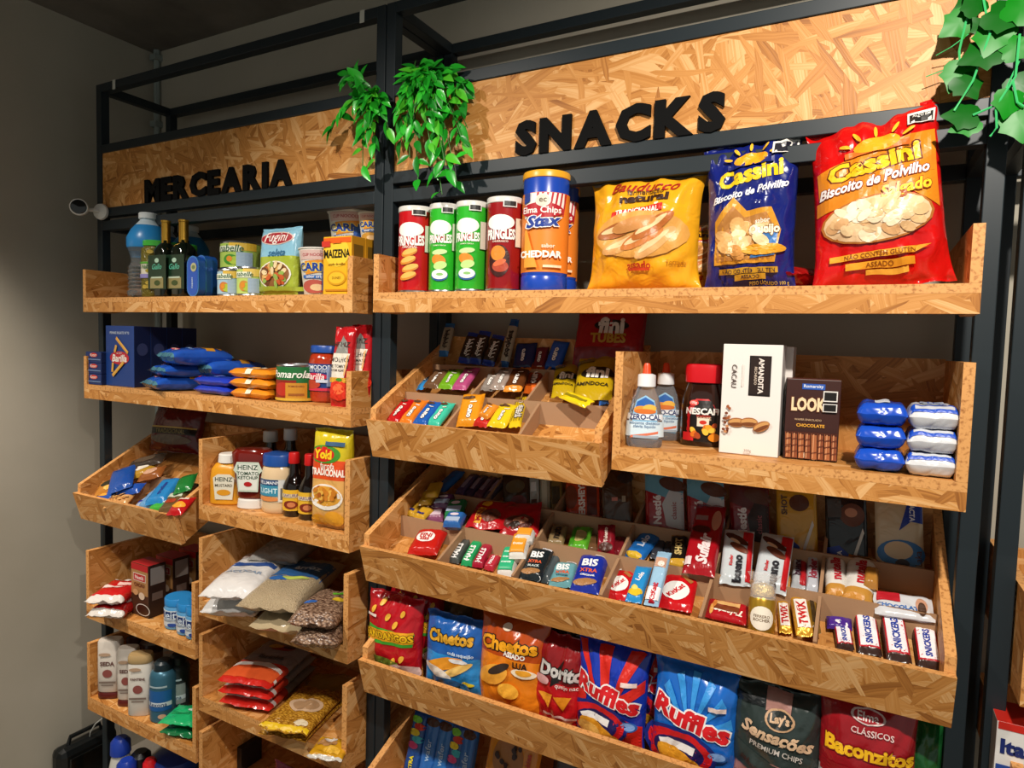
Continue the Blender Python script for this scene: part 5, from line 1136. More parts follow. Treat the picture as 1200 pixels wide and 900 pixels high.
# ================================================================== LEFT RACK, SMALL BIN
def sm(name, label, cat, p0, p1, wpx, col, deco=None, **k):
    k['lift'] = k.get('lift', 0)+.022; k.setdefault('lift1', k['lift'])
    p = bar(BM, name, label, cat, p0, p1, wpx*1.15, col, 'snack packets in the small left bin', **k)
    if deco: deco(p)
    return go(p)
sm('snack_packet', 'blue snack packet lying at the front left of the small bin', 'packet', (118, 588), (130, 577), 20, '2050a8', E_(0, .4, .5, .3, 'e0a03a'), kind='pillow', t=.03, lift=.02)
sm('snack_packet', 'blue snack packet standing up in the small bin', 'packet', (140, 575), (146, 548), 20, '1c4a9a', None, kind='pillow', t=.03, lift=.05, lift1=.08)
sm('snack_packet', 'blue packet by the divider in the small bin', 'packet', (148, 580), (158, 568), 22, '1f4ea8', None, kind='pillow', t=.03, lift=.03)
sm('snack_packet', 'orange and dark snack packet between the blue ones', 'packet', (124, 578), (134, 562), 20, 'b8782a', seq(E_(0, .5, .6, .4, '2a2a1c'), E_(.2, .2, .4, .2, 'e8b04a')), kind='pillow', t=.03, lift=.035)
sm('nut_packet', 'clear packet of peanuts at the front of the small bin', 'packet', (134, 594), (146, 580), 22, 'c8945a', lambda p: crisps(p, 30, 0, .5, .8, .36, ('e0b070', 'b87a40', 'd09a58'), .14, .8), kind='pillow', t=.03, lift=.02)
sm('nut_packet', 'yellow nut packet behind the divider', 'packet', (160, 560), (168, 545), 26, 'b88a2a', seq(E_(.2, .5, .5, .4, 'e8e0d0'), E_(-.4, .5, .4, .4, '5a3a1c')), kind='pillow', t=.03, lift=.04)
sm('nut_packet', 'orange nut packet next to the yellow one', 'packet', (174, 562), (182, 549), 20, '9a5a2a', E_(0, .5, .6, .5, 'd8a88a'), kind='pillow', t=.03, lift=.035)
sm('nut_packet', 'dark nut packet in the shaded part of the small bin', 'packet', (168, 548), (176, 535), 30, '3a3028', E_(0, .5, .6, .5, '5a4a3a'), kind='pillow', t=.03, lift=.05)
for k in range(3):
    sm('biscuit_box', ('light blue', 'white and blue', 'sky blue')[k]+' biscuit pack in the small bin row', 'packet', (163+k*9, 601-k*5), (186+k*9, 582-k*10), 19, ('a8b8d0', '6aa0d0', '2a86c8')[k], vt('cracker', '2a3a8a', .5), kind='flat', t=.03, lift=.02+.012*k)
sm('biscuit_box', 'dark blue biscuit pack at the front of the small bin', 'packet', (165, 597), (180, 588), 19, '22309a', None, kind='flat', t=.03, lift=.02)
sm('soup_packet', 'green and white soup packet in the small bin', 'packet', (183, 600), (203, 580), 17, '3fae3a', seq(R(0, .4, .8, .15, 'e8efe0'), R(0, .6, .8, .15, 'd8482c'), E_(0, .8, .6, .2, 'c89a4a')), kind='flat', t=.03, lift=.03)
sm('soup_packet', 'brown soup packet in the small bin', 'packet', (196, 602), (214, 578), 17, '6a5230', seq(R(0, .7, .8, .2, 'c8d0b8'), E_(0, .4, .6, .2, 'a83a1c')), kind='flat', t=.035, lift=.035)
sm('soup_packet', 'red and yellow packet at the right of the small bin', 'packet', (203, 604), (222, 583), 16, 'b8161c', seq(E_(.1, .4, .8, .3, 'e8a02a'), R(0, .75, .7, .1, 'e8d8c8')), kind='pillow', t=.03, lift=.05)
sm('seasoning_packet', 'green packet behind at the right of the small bin', 'packet', (213, 577), (222, 557), 16, '1f7a34', None, kind='pillow', t=.03, lift=.06)
x, w_, z, h = span(180, 228, 530, 474, .14)
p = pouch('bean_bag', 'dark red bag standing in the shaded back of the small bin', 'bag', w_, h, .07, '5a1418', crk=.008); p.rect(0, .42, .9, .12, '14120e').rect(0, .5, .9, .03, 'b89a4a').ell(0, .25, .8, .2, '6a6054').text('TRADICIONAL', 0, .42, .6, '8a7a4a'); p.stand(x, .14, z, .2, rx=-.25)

# ================================================================== KETCHUP SHELF
ZK = -.488; zK = ZC+ZK+.0006
def put(pr, x, Y, r, z, rz=.5): return pr.stand(x, Y+r, z, rz)
x, w_, Y, h = sit(243, 270, 592, 533, ZK); r = w_/2
p = Prod('mustard_bottle', 'yellow mustard squeeze bottle with white cap', 'bottle')
lathe('bottle_body', [(r*.9, 0), (r, h*.03), (r, h*.5), (r*.92, h*.7), (r*.7, h*.8), (r*.45, h*.83)], PL('d8941c'), p.root, 28, .7, sq=3)
lathe('white_cap', [(r*.56, h*.82), (r*.6, h*.83), (r*.56, h*.98), (r*.5, h)], PL('e4e0d8'), p.root, 24)
p.skin(lambda X_, z_, l: (X_, -r*.72-l, z_), 2*r, h, r*.4)
p.poly([(-.5, .12), (.5, .12), (.62, .55), (.35, .62), (-.35, .62), (-.62, .55)], 'ded8c4').text('HEINZ', 0, .52, .5, '2a3a2a').text('MUSTARD', 0, .4, .5, '4a3a1c').ell(0, .26, .4, .12, 'd8941c'); put(p, x, Y, r*.7, zK)
x, w_, Y, h = sit(270, 299, 597, 527, ZK); r = w_/2
p = Prod('ketchup_bottle', 'ketchup bottle standing on its white cap', 'bottle')
lathe('bottle_body', [(r*.6, h*.14), (r*.8, h*.2), (r*.82, h*.3), (r*.95, h*.55), (r*1.08, h*.8), (r*1.1, h*.93), (r*.9, h*.99), (r*.5, h)], mat('ketchup_red', '6a140c', .12, coat=.6), p.root, 28, .65, sq=3)
lathe('white_cap', [(r*.8, 0), (r*.85, .002), (r*.8, h*.14), (r*.7, h*.16)], PL('dcd8d2'), p.root, 28, .75)
def ksk(X_, z_, l):
    return (X_, -r*(.62+.12*(z_/h))-l-.0015, z_)
p.skin(ksk, 2*r, h, r*.4)
p.poly([(-.55, .3), (.55, .3), (.62, .6), (.8, .66), (.6, .8), (-.6, .8), (-.8, .66), (-.62, .6)], 'c8d4c4').poly([(-.48, .33), (.48, .33), (.55, .6), (.5, .76), (-.5, .76), (-.55, .6)], 'e2e4da').text('HEINZ', 0, .71, .55, '2a4a34').text('TOMATO', 0, .61, .6, '2a4a34').text('KETCHUP', 0, .54, .55, '2a4a34').ell(0, .43, .22, .08, 'b01c1c'); put(p, x, Y, r*.7, zK)
x, w_, Y, h = sit(296, 328, 602, 534, ZK); r = w_/2*.97
p = Prod('mayonnaise_jar', 'mayonnaise jar with blue lid', 'jar')
lathe('jar_body', [(r*.9, 0), (r*.98, h*.03), (r, h*.1), (r, h*.62), (r*.92, h*.76), (r*.84, h*.81)], mat('mayo', 'd8bc94', .2, coat=.4), p.root, 32)
lathe('blue_lid', [(r*.86, h*.8), (r*.92, h*.81), (r*.92, h*.97), (r*.88, h), (0, h)], PL('1c4a94'), p.root, 32)
sleeve(p, 'label_wrap', r, h*.2, h*.60, mat('mayo_label', 'cdbfa0', .35), seg=32); cyl_skin(p, r+.001, h)
p.rect(-.4, .54, 1.0, .1, '1c3a6a').text('HELLMANN', -.4, .54, .85, 'e8ecf0').rect(-.4, .40, 1.0, .18, '3a8aa8').text('LIGHT', -.4, .4, .7, 'd8f0f4').ell(-.4, .26, .9, .08, 'd8884a').rect(.75, .4, .4, .38, 'd8d8d4').rect(1.3, .42, .5, .3, '2a7a9a').rect(.75, .35, .25, .2, '6a6a68'); put(p, x, Y, r, zK, .45)
def soy(label, pl, pr, pyb, pyt):
    x, w_, Y, h = sit(pl, pr, pyb, pyt, ZK); r = w_/2; p = Prod('soy_sauce_bottle', label, 'bottle', 'soy sauce bottles')
    lathe('bottle_body', [(r*.92, 0), (r, h*.02), (r, h*.48), (r*.8, h*.56), (r*.46, h*.66), (r*.42, h*.84)], mat('soy_dark', '120a08', .08, coat=.6), p.root, 24)
    lathe('red_cap', [(r*.5, h*.83), (r*.52, h*.84), (r*.5, h*.98), (r*.45, h)], PL('c01818'), p.root, 20)
    sleeve(p, 'paper_label', r, h*.1, h*.43, P('e0b02c'), seg=24); cyl_skin(p, r+.001, h)
    p.rect(0, .34, 1.4, .06, 'd8c89a').text('SAKURA', 0, .345, 1.0, '6a4a8a').ell(0, .2, .9, .13, '7a2a18').ell(.1, .2, .5, .08, 'c87a4a'); put(p, x, Y, r, zK)
soy('soy sauce bottle with red cap, left one', 326, 344, 606, 532)
soy('soy sauce bottle with red cap, right one', 344, 363, 610, 534)
x, w_, Y, h = sit(361, 402, 622, 504, ZK)
p = pouch('farofa_pouch', 'yellow, red and orange pouch of seasoned meal', 'pouch', w_, h, .05, 'e08a3a', kind='brick', crk=.004, split=[(.5, 'd8a45a'), (.68, 'd84a1c'), (2, 'c8b41c')])
p.ell(-.2, .75, .85, .18, '3f8a2a').ell(-.28, .75, .62, .15, 'c82018').text('Yoki', -.28, .75, .5, 'f0c81c', bold=.06).text('TRADICIONAL', .0, .575, .9, 'fbeee0', bold=.04, hs=1.5).text('farofa', .0, .64, .4, 'f0e0d0').ell(-.05, .33, .9, .26, 'ece4d8').ell(-.05, .34, .82, .2, 'd89a34')
crisps(p, 26, -.05, .36, .6, .07, ('c87a24', 'e8b04a', 'a85a1c', 'd8922c'), .12, .5)
p.ell(-.4, .09, .44, .12, 'e0941c').ell(.4, .12, .5, .15, 'e8a02a').rect(.35, .86, .5, .04, '3a5a7a'); p.stand(x, Y+.025, zK, .12, rx=-.03)
def tallbot(label, pl, pr, pyt, Y, cap, body, name='vinegar_bottle', gr=None):
    x, w_, z, h = onshelf(pl, pr, pyt, Y, ZK); r = w_/2*1.25; p = Prod(name, label, 'bottle', gr)
    lathe('bottle_body', [(r*.9, 0), (r, h*.03), (r, h*.55), (r*.5, h*.75), (r*.45, h*.86)], mat('bottle_'+body, body, .12, coat=.5), p.root, 24)
    lathe('cap', [(r*.62, h*.84), (r*.65, h*.85), (r*.62, h*.99), (r*.55, h)], PL(cap), p.root, 20); p.stand(x, Y+r, z)
tallbot('dark bottle with white cap behind the ketchup', 299, 314, 506, .05, 'c9cac4', '1c1014', gr='dark bottles with white caps')
tallbot('dark bottle with white cap behind the mayonnaise', 324, 338, 503, .06, 'c9cac4', '1c1014', gr='dark bottles with white caps')
tallbot('lemon juice bottle with green cap behind the mustard', 258, 275, 514, .035, '1c6a34', 'c8a81c', 'lemon_juice_bottle')

# ================================================================== SUGAR, RICE AND BEAN SHELF
ZG = -.774
def fb(name, label, cat, p0, p1, wm, t, zs, col, group, lift=0, up=0, deco=None, kind='brick', split=None, crk=.006, sealcol=None, m=None, seal=.06, pinch=.04):
    p = flatbag(name, label, cat, p0, p1, 10, t, zs, col, group, lift=lift, up=up, wm=wm, kind=kind, split=split, crk=crk, sealcol=sealcol, m=m, seal=seal, pinch=pinch)
    if deco: deco(p)
    return go(p)
GB = 'bags of staples on the left rack'
GRAINM = mat('rice_grain_film', 'b9a584', .3, bump=.8, bscale=260, coat=.3)
BEANM = mat('bean_film', '9a7658', .3, bump=1.0, bscale=150, coat=.3)
def bean_mat():
    m = bpy.data.materials.new('carioca_beans'); m.use_nodes = True; nt = m.node_tree; N = nt.nodes; L = nt.links; b = N['Principled BSDF']
    tc = N.new('ShaderNodeTexCoord'); vo = N.new('ShaderNodeTexVoronoi'); vo.inputs['Scale'].default_value = 120
    mp = N.new('ShaderNodeMapping'); mp.inputs['Scale'].default_value = (1, 1, 1.8); L.new(tc.outputs['Object'], mp.inputs[0]); L.new(mp.outputs[0], vo.inputs['Vector'])
    rp = N.new('ShaderNodeValToRGB'); rp.color_ramp.elements[0].color = (*srgb('b8977c'), 1); rp.color_ramp.elements[1].color = (*srgb('4a3226'), 1); rp.color_ramp.elements[1].position = .75
    L.new(vo.outputs['Distance'], rp.inputs[0]); L.new(rp.outputs[0], b.inputs['Base Color']); b.inputs['Roughness'].default_value = .25
    bp = N.new('ShaderNodeBump'); bp.inputs['Strength'].default_value = .6; bp.inputs['Distance'].default_value = .004; bp.invert = True; L.new(vo.outputs['Distance'], bp.inputs['Height']); L.new(bp.outputs[0], b.inputs['Normal'])
    return m
BEANM = bean_mat()
def corn_mat():
    m = BEANM.copy(); m.name = 'popcorn_kernels'
    for n in m.node_tree.nodes:
        if n.type == 'VALTORGB': n.color_ramp.elements[0].color = (*srgb('e0a83a'), 1); n.color_ramp.elements[1].color = (*srgb('8a5a14'), 1)
    return m
CORNM = corn_mat()
sug = lambda p: (p.poly([(-.9, .45), (.9, .45), (.9, .53), (-.9, .53)], '2a4a8a'), p.rect(0, .7, .8, .1, 'c8b8b0'), p.text('AÇÚCAR', 0, .32, .7, '8a9ab0', bold=.03))
fb('sugar_bag', 'white sugar bag at the bottom left of the staples shelf', 'bag', (266, 718), (315, 674), .15, .062, ZG, 'd4d2d0', GB)
fb('sugar_bag', 'white sugar bag with dark blue stripe on top', 'bag', (265, 700), (325, 650), .15, .06, ZG, 'd8d6d4', GB, lift=.062, deco=sug)
fb('rice_bag', 'beige rice bag under the blue banded one', 'bag', (322, 738), (372, 698), .15, .05, ZG, 'c4b08c', GB, deco=lambda p: p.rect(.2, .5, .8, .1, 'c8d87a'))
ric = lambda p: (p.rect(0, .62, .97, .34, '2a5a90'), p.ell(-.4, .38, .36, .1, '2a62a8'), p.ell(.2, .4, .5, .07, 'b8c85a'), p.text('arroz', .2, .62, .5, 'b8cce0', bold=.03))
fb('rice_bag', 'beige rice bag with wide blue band on top', 'bag', (310, 714), (378, 660), .16, .06, ZG, 'c8b490', GB, lift=.055, deco=ric, m=GRAINM)
fb('bean_bag', 'clear bag of speckled beans, lower one', 'bag', (367, 755), (398, 722), .12, .045, ZG, '9a7658', GB, m=BEANM)
fb('bean_bag', 'clear bag of speckled beans with green leaf, upper one', 'bag', (364, 732), (400, 696), .125, .05, ZG, '9a7658', GB, lift=.045, m=BEANM, deco=lambda p: (p.ell(-.6, .4, .3, .1, '2a62b0'), p.ell(.3, .7, .3, .1, '5aa02a'), p.ell(.5, .5, .3, .1, 'c8a82a')))
fb('flour_bag', 'grey white flour bag at the back of the staples shelf', 'bag', (316, 682), (345, 655), .15, .05, ZG, 'a09e9c', GB, lift=.045)
fb('flour_bag', 'grey flour bag on top at the back of the staples shelf', 'bag', (318, 658), (352, 633), .15, .05, ZG, '9a9894', GB, lift=.10)

# ================================================================== POPCORN SHELF
ZP = -1.064
corn = lambda p: (p.poly([(-.95, .06), (.95, .06), (.95, .22), (.3, .3), (-.95, .26)], 'd8582a'), p.poly([(-.95, .24), (.3, .3), (.95, .22), (.95, .27), (.2, .37), (-.95, .31)], 'e8e2dc'), p.ell(.1, .7, .5, .14, '8a2a1c'), p.ell(-.2, .72, .3, .1, 'c8a03a'), p.ell(.35, .72, .24, .09, '3a2018'), p.text('farinha', .1, .48, .5, '3a3a3c', bold=.03))
for k in range(3):
    fb('flour_bag', '%s red, white and grey flour bag of the stack beside the popcorn' % ('lowest', 'middle', 'top')[k], 'bag', (285, 828-k*13), (345, 777-k*12), .165, .036, ZP, '8a8684' if k == 2 else 'b03a30', GB, lift=.037*k, split=[(.10, 'c8241c'), (.16, 'd8d0cc'), (.36, 'c83a24'), (2, '8a8684')], deco=corn if k == 2 else None, crk=.004, pinch=.0, kind='brick', seal=.03)
fb('popcorn_bag', 'yellow edged clear bag of popcorn kernels, lower one', 'bag', (330, 864), (378, 818), .145, .025, ZP, 'c8942a', GB, m=CORNM)
fb('popcorn_bag', 'yellow edged clear bag of popcorn kernels, upper one', 'bag', (330, 858), (380, 808), .145, .028, ZP, 'c8942a', GB, lift=.025, m=CORNM, deco=lambda p: (p.rect(0, .055, .97, .07, 'e0b81c'), p.ell(.1, .5, .7, .3, 'c8a888'), p.ell(.1, .5, .55, .22, 'a88460'), p.ell(.5, .15, .3, .1, 'd8c8a8')))
fb('corn_packet', 'small yellow packet with white edge at the front right', 'packet', (379, 890), (396, 866), .095, .02, ZP, 'c8921c', GB, sealcol='c8c4bc', seal=.10, crk=.006, deco=lambda p: (p.ell(-.3, .6, .6, .3, 'a87a4a'), p.ell(.2, .3, .5, .3, 'e0b03a'), p.ell(-.2, .75, .4, .14, 'c8c0b8')))
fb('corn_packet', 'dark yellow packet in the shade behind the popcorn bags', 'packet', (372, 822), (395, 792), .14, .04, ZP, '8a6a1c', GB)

# ================================================================== BOTTOM SHELF UNDER THE POPCORN
x, w_, z, h = span(312, 385, 935, 878, .0)
p = pouch('cleaning_pouch', 'dark pink pouch in the shade of the bottom shelf', 'pouch', w_, .11, .06, '8a1c4a', kind='pillow'); p.rect(.1, .5, .25, .5, '2a3a8a').ell(-.4, .6, .4, .2, 'a83a6a'); p.stand(x, .03, ZC-1.36)
b = box_prod('black_box', 'black box in the shade of the bottom shelf', 'box', .10, .075, .08, '18181a'); b.rect(0, .5, .6, .3, '3a3a3e'); b.stand(at(270, 890, .05).x, .05, ZC-1.36)

# ================================================================== COCOA SHELF
ZO = -.915; zO = ZC+ZO+.0006
fb('coffee_bag', 'red and white vacuum bag, lower one', 'bag', (121, 722), (154, 699), .115, .042, ZO, 'b81c1c', 'red and white bags', sealcol='d0cac4', seal=.12, kind='brick', deco=lambda p: p.rect(0, .5, .8, .2, 'e8d0c8'))
fb('coffee_bag', 'red and white vacuum bag, upper one', 'bag', (120, 706), (154, 682), .115, .042, ZO, 'c01c1c', 'red and white bags', lift=.042, sealcol='d4cec8', seal=.12, kind='brick', deco=lambda p: (p.rect(-.2, .45, .5, .12, 'f0d8d0'), p.rect(.3, .6, .4, .1, 'e8c0b8'), p.ell(0, .82, .8, .08, 'd8d0c8')))
def cocoa(label, x, Y, w_, h, d, front=True):
    b = box_prod('cocoa_carton', label, 'box', w_, h, d, '4a2c1c', 'cocoa cartons', side='2c1c18', top='b01c20')
    b.rect(0, .70, .97, .58, 'a87c4c').rect(0, .93, .97, .12, 'b41c22').rect(0, .74, .72, .15, 'd8c8b8').rect(0, .74, .66, .12, 'b41c22').text('Nestlé', 0, .74, .5, 'f6eae4').text('CACAU', 0, .60, .6, '6a3a1c', bold=.04).ell(.3, .40, .34, .14, 'd8c0a8').ell(-.4, .45, .3, .12, 'c89a6a')
    b.ell(.45, .15, .8, .22, 'd8d0c8').ell(.45, .15, .72, .19, '3a1c12').stand(x, Y, zO)
    mb = MB(); boxmesh(mb, w_/2, w_/2+.0006, d*.12, d*.9, h*.62, h*.94); mb.obj('nutrition_panel', P('8a8480'), b.root)
    mb = MB(); boxmesh(mb, w_/2, w_/2+.0006, d*.2, d*.8, h*.32, h*.46); mb.obj('side_print', P('6a5a54'), b.root)
x, w_, Y, h = sit(154, 174, 722, 661, ZO); Y = max(Y, -.05)
for k in range(3):
    q = at(163, 700, Y); cocoa(('front red and brown cocoa carton', 'second cocoa carton in the row', 'rear cocoa carton in the shade')[k], x, Y+k*.085, w_, h, .06)
def lotion(label, pl, pr, pyb, pyt):
    x, w_, Y, h = sit(pl, pr, pyb, pyt, ZO); r = w_/2*.92; p = Prod('blue_jar', label, 'jar', 'small blue jars')
    lathe('jar_body', [(r*.9, 0), (r*.98, h*.03), (r, h*.1), (r, h*.68), (r*.9, h*.76)], mat('jar_blue', '5a9ac8', .15, coat=.4), p.root, 26)
    lathe('blue_lid', [(r*.93, h*.76), (r*.97, h*.77), (r*.97, h*.97), (r*.92, h), (0, h)], PL('2a86c8'), p.root, 26)
    sleeve(p, 'paper_label', r, h*.12, h*.64, P('d0d8de'), seg=26); cyl_skin(p, r+.001, h)
    p.rect(0, .5, 1.2, .22, '16306a').text('leite', 0, .5, .9, 'd8e4f0').ell(0, .18, .5, .12, '2a4a9a').rect(0, .33, 1.0, .03, '8a9ab0'); p.stand(x, Y+r, zO, .5)
lotion('small blue lidded jar, left of three', 184.5, 206, 738, 703)
lotion('small blue lidded jar, middle of three', 199, 220.5, 745, 709)
lotion('small blue lidded jar, right of three by the cheek', 209.5, 231, 750, 714)

# ================================================================== SHAMPOO SHELF
ZH = -1.233; zH = ZC+ZH+.0006
def shampoo(label, pl, pr, pyb, pyt, body, cap, low=True, name='shampoo_bottle', txt='SEDA', Y=None, g='shampoo and conditioner bottles'):
    if Y is None: x, w_, Y, h = sit(pl, pr, pyb, pyt, ZH)
    else: x, w_, z, h = onshelf(pl, pr, pyt, Y, ZH)
    r = w_/2*.82; p = Prod(name, label, 'bottle', g)
    if low: parts = (('cap', 0, .12, cap), ('bottle_body', .12, 1, body))
    else: parts = (('bottle_body', 0, .86, body), ('cap', .86, 1, cap))
    for nm, a, b, c in parts:
        lathe(nm, [(r*.93, h*a), (r, h*a+.003), (r, h*(a+b)/2), (r*.98, h*b-.006), (r*.9, h*b), (0, h*b)], mat('bottle_'+c, c, .25, coat=.2), p.root, 26, .65, sq=3)
    p.skin(lambda X_, z_, l: (X_, -r*.66-l, z_), 2*r, h, 1)
    p.text(txt, 0, .62, .6, '6a4a44', bold=.04).ell(0, .45, .4, .14, '8a4a44').rect(0, .3, .7, .03, '7a6a60').rect(0, .25, .5, .02, '7a6a60').ell(-.2, .78, .5, .06, 'b89a80')
    p.stand(x, Y+r*.65, zH, .6)
shampoo('white bottle on dark red cap at the left of the shampoo shelf', 112, 131, 819, 752, 'd8cfc4', '5a1c18')
shampoo('white bottle on dark red cap, second from left', 135, 152, 828, 761, 'd8cfc4', '5a1c18')
shampoo('cream bottle with gold top in front', 147, 167, 839, 769, 'd8d2c8', 'b89a6a', low=False, txt='PANTENE')
def deo(label, pl, pr, pyb, pyt, c, cap, lab):
    x, w_, Y, h = sit(pl, pr, pyb, pyt, ZH); r = w_/2*.9; p = Prod('deodorant_can', label, 'can', 'deodorant spray cans')
    lathe('can_body', [(r*.92, 0), (r, .003), (r, h*.76), (r*.9, h*.82), (r*.72, h*.85)], mat('can_'+c, c, .3, metal=.3), p.root, 26)
    lathe('cap', [(r*.72, h*.84), (r*.74, h*.85), (r*.7, h*.96), (r*.5, h), (0, h)], PL(cap), p.root, 24); cyl_skin(p, r+.0003, h)
    p.rect(0, .38, 1.5, .34, lab).rect(0, .32, 1.5, .07, 'c8d4dc').text('Rexona', 0, .32, 1.0, '1c3a6a').rect(0, .62, 1.0, .03, 'a8bcc4').ell(.5, .12, .4, .08, 'c8a88a'); p.stand(x, Y+r, zH, .5)
deo('blue deodorant spray can in front', 168, 188, 847, 779, '3a6a80', '1c2c34', '1c5a9a')
deo('dark grey deodorant spray can behind the blue one', 188, 206, 839, 771, '2c3a3c', '101618', '8a9494')
def cream(label, px, pyt, Y, r, h, body):
    q = at(px, pyt, Y); p = Prod('hair_cream_jar', label, 'jar', 'brown hair cream jars'); h = q.z-zH
    lathe('jar_body', [(r*.9, 0), (r, .004), (r, h*.8), (r*.95, h*.82)], mat('bottle_'+body, body, .3), p.root, 28)
    lathe('lid', [(r*1.0, h*.8), (r*1.03, h*.81), (r*1.03, h*.97), (r*.98, h), (0, h)], mat('cream_lid', '4a2a26', .3, coat=.2), p.root, 28)
    p.stand(q.x, Y+r, zH)
cream('hair cream jar with dark brown lid at the back, left one', 144, 746, .05, .042, .1, '6a4a44')
cream('hair cream jar with dark brown lid at the back, right one', 166, 756, .06, .042, .1, '8a7a6c')
shampoo('grey white bottle at the back of the shampoo shelf', 188, 206, 0, 752, 'a8a49c', '8a8a86', low=False, Y=.10, name='lotion_bottle', txt='dove')
fb('wipes_pack', 'dark green wipes pack, lower one', 'packet', (206, 862), (230, 843), .12, .025, ZH, '0f6a3c', 'green wipes packs', kind='pillow')
fb('wipes_pack', 'bright green wipes pack, upper one', 'packet', (206, 850), (231, 828), .125, .028, ZH, '1fae6a', 'green wipes packs', lift=.03, kind='pillow', deco=lambda p: (p.ell(.3, .6, .3, .2, 'd8f0e0'), p.rect(-.2, .4, .5, .1, '148a50')))

# ================================================================== HANGING PLANTS
LEAFM = [mat('leaf_green_%d' % i, c, .32, spec=.5, coat=.15) for i, c in enumerate(('1f9a24', '2fb52c', '157a1e', '4fb82a'))]
for m in LEAFM:
    b = m.node_tree.nodes['Principled BSDF']; b.inputs['Subsurface Weight'].default_value = .0
STEMM = mat('plant_stem', '3a7a2a', .5)
def leaf_mesh(name, L, W, m, lobes=False):
    vs = []; fs = []
    if not lobes:
        n = 5
        for i in range(n+1):
            t = i/n; wv = W*math.sin(PI*min(1, t**.8))*.5; z = -.18*L*t*t
            vs += [(-wv, t*L, z+wv*.35), (0, t*L, z), (wv, t*L, z+wv*.35)]
        for i in range(n):
            k = i*3; fs += [(k, k+1, k+4, k+3), (k+1, k+2, k+5, k+4)]
    else:   # ivy: five-lobed outline around the centre
        out = [(0, .0), (.2, -.10), (.42, -.02), (.5, .18), (.46, .34), (.54, .5), (.36, .62), (.2, .78), (.08, .96), (0, 1.04), (-.08, .96), (-.2, .78), (-.36, .62), (-.54, .5), (-.46, .34), (-.5, .18), (-.42, -.02), (-.2, -.10)]
        vs = [(0, .35*L, 0)]+[(x*W, y*L, -.10*L*(abs(x)*1.6)**2-.12*L*max(0, y-.35)**2+.015*L*math.sin(x*9+y*7)) for x, y in out]
        n = len(out); fs = [(0, 1+i, 1+(i+1) % n) for i in range(n)]
    me = bpy.data.meshes.new(name); me.from_pydata(vs, [], fs); me.materials.append(m)
    me.polygons.foreach_set('use_smooth', [True]*len(fs)); return me
LM = [leaf_mesh('leaf', .046, .019, m) for m in LEAFM]
def leaf_at(parent, me, p, d, up, sc=1):
    o = bpy.data.objects.new('leaf', me); COL.objects.link(o); o.parent = parent
    d = d.normalized(); x = d.cross(up)
    if x.length < 1e-3: x = d.cross(Vector((1, 0, 0)))
    x.normalize(); z = x.cross(d)
    o.matrix_local = Matrix(((x.x*sc, d.x*sc, z.x*sc, p.x), (x.y*sc, d.y*sc, z.y*sc, p.y), (x.z*sc, d.z*sc, z.z*sc, p.z), (0, 0, 0, 1)))
    return o
def hanging_plant(label, px, py, tips, nleaf, seed):
    rng = random.Random(seed); c = at(px, py, -.012); r = empty('hanging_plant', c); tag(r, label, 'plant', 'artificial hanging plants')
    per = nleaf//len(tips); mb = MB()
    for (tx, ty, Y) in tips:
        e = at(tx, ty, Y)-c; mid = Vector((e.x*.55, e.y*.7-.03, max(0, e.z)+.02 if e.z < -.05 else e.z*.7+.02))
        pts = []
        for i in range(7):
            t = i/6; p = mid*(2*t*(1-t))+e*t*t; pts.append(p)
        tube(mb, pts, .0012, 5)
        for k in range(per):
            t = .12+.88*(k+rng.random())/per; p = mid*(2*t*(1-t))+e*t*t; dr = (mid*(2-4*t)+e*2*t).normalized()
            d = dr*.5+Vector((rng.uniform(-1, 1), rng.uniform(-.75, .1), rng.uniform(-1.0, .35)))
            leaf_at(r, LM[rng.choice((0, 0, 1, 1, 2, 3))], p, d, Vector((rng.uniform(-.4, .4), -1, .5)), rng.uniform(.75, 1.15))
    mb.obj('stem', STEMM, r)
hanging_plant('bushy green hanging plant in front of the SNACKS sign', 492, 92, [(475, 130, -.03), (470, 165, -.05), (486, 150, -.06), (490, 215, -.05), (505, 175, -.08), (518, 228, -.05), (528, 215, -.06), (540, 160, -.05), (549, 180, -.04), (545, 120, -.04), (522, 195, -.07), (508, 140, -.08), (530, 82, -.02), (552, 98, -.02), (500, 80, -.03), (537, 222, -.05), (480, 185, -.05), (515, 110, -.07), (548, 150, -.03)], 288, 5)
hanging_plant('sparser green hanging plant at the right end of the MERCEARIA sign', 445, 115, [(406, 90, -.02), (418, 95, -.02), (388, 155, -.03), (425, 200, -.04), (430, 165, -.05), (440, 190, -.05), (418, 120, -.04), (455, 150, -.05), (437, 140, -.06)], 110, 9)
# ivy at the right
IV = [leaf_mesh('ivy_leaf', .050, .050, m, True) for m in (mat('ivy_a', '0a7a12', .4, spec=.3), mat('ivy_b', '06560c', .4, spec=.3))]
c = at(1150, -14, -.03); r = empty('ivy_garland', c); tag(r, 'glossy ivy garland hanging over the right end of the SNACKS sign', 'plant')
mb = MB(); IVS = mat('ivy_stem', '3fb86a', .45)
def vine(pts, rad=.0018):
    P_ = [at(x, y, Y)-c for x, y, Y in pts]; tube(mb, P_, rad, 6)
vine([(1150, -14, -.03), (1132, 25, -.035), (1124, 60, -.03), (1126, 100, -.035)]); vine([(1150, -14, -.03), (1160, 40, -.05), (1140, 95, -.05), (1118, 130, -.06)])
vine([(1195, 40, -.06), (1190, 90, -.06), (1167, 125, -.06), (1168, 150, -.06), (1160, 160, -.06)]); vine([(1195, 70, -.05), (1170, 122, -.06), (1140, 135, -.06)]); vine([(1187, 95, -.06), (1192, 120, -.06), (1200, 125, -.06)])
